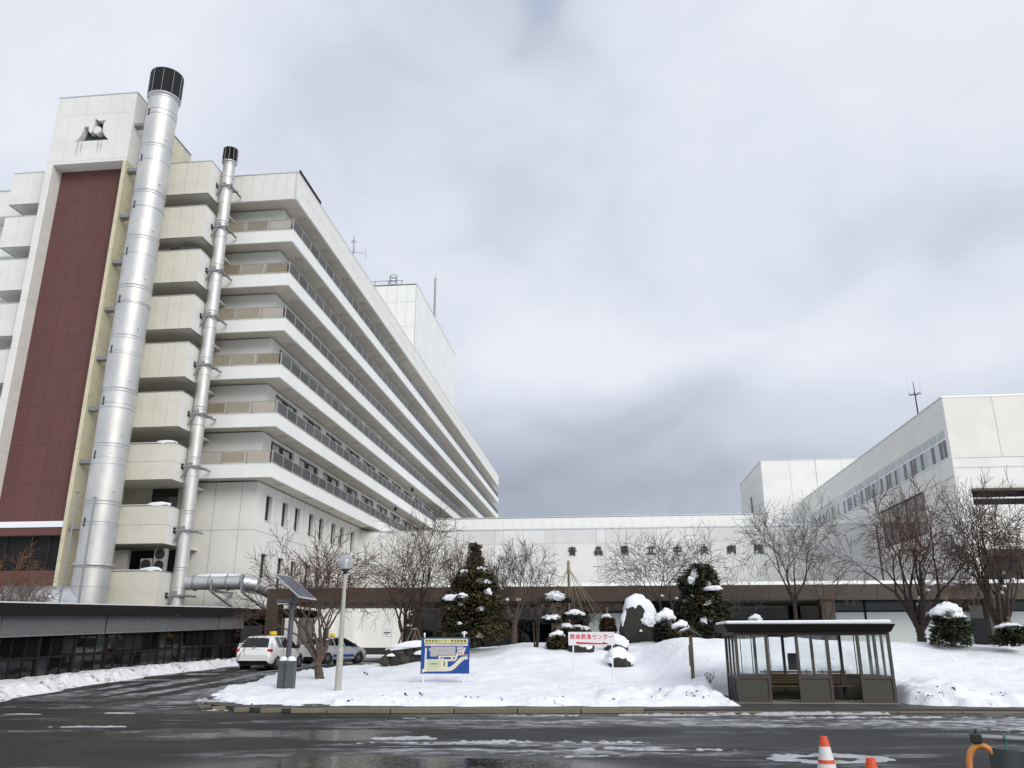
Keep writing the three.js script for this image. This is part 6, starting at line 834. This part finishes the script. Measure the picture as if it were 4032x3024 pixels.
// straw-topped pole with its umbrella of ropes
{
  const t = thing('rope_pole', 'tall bamboo pole with straw cap and fan of ropes', 'rope pole', [2.7, 1.7, -39.9]); part(t, 'pole', rod([0, -0.1, 0], [0, 3.3, 0], 0.06, 0.045, 10), M.stake); part(t, 'straw_cap', lathe([[0.085, 3.2], [0.075, 3.4], [0.065, 3.6], [0.07, 3.75], [0.035, 3.84], [0, 3.85]], 12), M.straw); part(t, 'tie', flat(new THREE.TorusGeometry(0.075, 0.015, 5, 12)).rotateX(1.57).translate(0, 3.42, 0), M.rope);
  const r = rng(3); for (let k = 0; k < 18; k++) { const a = (k / 18) * 6.283 + r() * 0.1, R = 1.3 + 0.5 * r(), y = 0.9 + 0.7 * r(); part(t, 'rope', rod([Math.cos(a) * 0.06, 3.4, Math.sin(a) * 0.06], [Math.cos(a) * R, y, Math.sin(a) * R], 0.0075, 0.0075, 4), M.rope); }
}
// ------------------------------------------------------------------ boulders and stones
function snowOn(rx, ry, rz, seed, thr, thick, pos, nseed) {   // snow lying on a boulder of that shape, following its form
  const g = boulder(rx, ry, rz, seed, true), p = g.attributes.position, n = g.attributes.normal, ix = g.index, val = [], np = [];
  for (let i = 0; i < p.count; i++) { const x = p.getX(i), y = p.getY(i), z = p.getZ(i), v = n.getY(i) * 0.75 + 0.35 * (y / ry) + 1.5 * (fbm3(x * 2.3 + 7, y * 2.3, z * 2.3, 4, nseed) - 0.5) - thr; val.push(v); const h = v < 0 ? -0.03 : thick * Math.min(1, Math.sqrt(v * 2.4)); np.push(x + n.getX(i) * h * 0.9, y + n.getY(i) * h * 0.6 + Math.max(h, 0) * 0.55, z + n.getZ(i) * h * 0.9); }
  const idx = []; for (let i = 0; i < ix.count; i += 3) { const t = [ix.getX(i), ix.getX(i + 1), ix.getX(i + 2)]; if (Math.max(...t.map((k) => val[k])) > 0) idx.push(...t); }
  const o = new THREE.BufferGeometry(); o.setAttribute('position', new THREE.Float32BufferAttribute(np, 3)); o.setIndex(idx); o.computeVertexNormals(); return muv(flat(o)).translate(...pos);
}
function boulder(rx, ry, rz, seed, raw = false) { let g = new THREE.IcosahedronGeometry(1, 5); g.deleteAttribute('uv'); g.deleteAttribute('normal'); g = mergeVertices(g, 1e-4); const p = g.attributes.position; for (let i = 0; i < p.count; i++) { const x = p.getX(i), y = p.getY(i), z = p.getZ(i), m = Math.max(Math.abs(x), Math.abs(y) * 0.9, Math.abs(z)), k = mix(1, 0.8 / m, 0.3) * (1 + 0.55 * (fbm3(x * 1.3 + 4, y * 1.3 + 4, z * 1.3 + 4, 4, seed) - 0.5) + 0.1 * (fbm3(x * 5, y * 5, z * 5, 3, seed + 4) - 0.5)); p.setXYZ(i, x * k * rx * (1 - 0.18 * y), y * k * ry * (1 - 0.3 * sstep(0.05, 0.9, x) * sstep(0, 0.6, y)), z * k * rz); } g.computeVertexNormals(); if (raw) return g; return muv(toCreasedNormals(flat(g), 0.6)); }
{
  let t = thing('boulder', 'tall dark upright boulder draped with thick snow', 'boulder', [5.72, 1.45, -38.5]); const b = part(t, 'stone', boulder(0.95, 1.15, 0.6, 3).translate(0, 1.0, 0), M.rock);
  part(b, 'snow_cap', snowOn(0.95, 1.15, 0.6, 3, 0.5, 0.2, [0, 1.0, 0], 14), M.snowCap); part(b, 'snow_cap', blob(0.3, 0.3, 0.14, 15, 0.75, 4, 2.6, -1).translate(0.42, 1.3, 0.5), M.snowCap); part(b, 'snow_clump', blob(0.06, 0.07, 0.04, 21, 0.3, 2).translate(0.0, 0.82, 0.6), M.snowCap);
  t = thing('boulder', 'low dark rock with snow hood in front of the upright boulder', 'boulder', [4.09, snowH(4.09, -32.8) - 0.06, -32.8]); const c = part(t, 'stone', boulder(0.5, 0.38, 0.4, 7).translate(0, 0.18, 0.04), M.rock); part(c, 'snow_cap', snowOn(0.5, 0.38, 0.4, 7, 0.4, 0.15, [0, 0.18, 0.04], 6), M.snowCap);
  t = thing('boulder', 'half-buried snow-hooded rock behind the arrow sign left', 'boulder', [2.85, snowH(2.85, -35) - 0.1, -35]); const e = part(t, 'stone', boulder(0.55, 0.42, 0.4, 11).translate(0, 0.25, 0), M.rock); part(e, 'snow_cap', snowOn(0.55, 0.42, 0.4, 11, 0.3, 0.15, [0, 0.25, 0], 8), M.snowCap);
  t = thing('boulder', 'half-buried snow-hooded rock behind the arrow sign right', 'boulder', [4.25, snowH(4.25, -35.2) - 0.1, -35.2]); const f = part(t, 'stone', boulder(0.5, 0.36, 0.4, 13).translate(0, 0.25, 0), M.rock); part(f, 'snow_cap', snowOn(0.5, 0.36, 0.4, 13, 0.3, 0.14, [0, 0.25, 0], 9), M.snowCap);
  t = thing('stone_border', 'row of dark mossy border stones under snow left of map sign', 'stone border', [-4.4, snowH(-4.4, -35.7) - 0.05, -35.7]); const r = rng(8), ms = std(0.05, 0.048, 0.035, 0.95, { bumpMap: rep(tLump, 1), bumpScale: 0.04 });
  for (let k = 0; k < 9; k++) { const x = -0.85 + (k % 5) * 0.42 + (k > 4 ? 0.2 : 0), yy = k > 4 ? 0.42 : 0.16; part(t, 'stone', boulder(0.25 + 0.06 * r(), 0.19 + 0.05 * r(), 0.24, 40 + k).translate(x, yy + 0.1 * (x + 0.8) * 0.5, -0.1 * (k > 4)), k % 2 ? M.rock : ms); } part(t, 'snow_cap', blob(0.95, 0.2, 0.4, 51, 0.3, 4, 2).rotateZ(0.12).translate(0.15, 0.72, -0.15), M.snowCap); part(t, 'snow_cap', blob(0.3, 0.12, 0.22, 53, 0.3, 3, 2).translate(0.65, 0.44, 0.2), M.snowCap); part(t, 'snow_cap', blob(0.16, 0.08, 0.14, 55, 0.3, 3, 2).translate(-0.6, 0.36, 0.2), M.snowCap);
}
// dry stalks and dirt clods poking out of the snow
{
  const r = rng(61); [[-3.05, -25.4, 'left one of two withered leaves on the snow below map sign'], [-2.6, -25.3, 'right one of two withered leaves on the snow below map sign'], [-5.55, -33, 'thin dry stalk in the snow left of map sign'], [6.2, -27.2, 'dry brown leafy stem in the snow beside the shelter']].forEach(([x, z, label], i) => { const t = thing('dry_stalk', label, 'dry plant', [x, snowH(x, z) - 0.03, z], 0, 'withered stalks'); for (let k = 0; k < (i === 3 ? 7 : 3); k++) { const a = r() * 6.283, L = (i === 3 ? 0.26 : 0.1) * (0.6 + r() * 0.7), e = [Math.cos(a) * L * 0.6, L, Math.sin(a) * L * 0.6]; const s = part(t, 'stalk', rod([0, 0, 0], e, 0.008, 0.005, 5), M.twig); part(s, 'leaf', blob(0.03, 0.012, 0.05, k, 0.3, 1, 1, -1).rotateX(r()).rotateY(a).translate(...e), i === 3 ? std(0.2, 0.13, 0.05, 0.95) : M.barkDark); } });
  const cl = []; for (let k = 0; k < 46; k++) { const q = r(), x = q < 0.4 ? 3.8 + r() * 1.8 : q < 0.7 ? -8 + r() * 15 : 11.4 + r() * 2.6, z = -24.3 - r() * (q < 0.4 ? 1.6 : 0.5); cl.push(blob(0.02 + 0.045 * r() * r(), 0.025, 0.03, k, 0.3, 1).translate(x, snowH(x, z) + 0.005, z)); } struct('dirt_clods', cl, std(0.06, 0.055, 0.05, 0.95), 'stuff');
}
renderer.render(scene, camera);
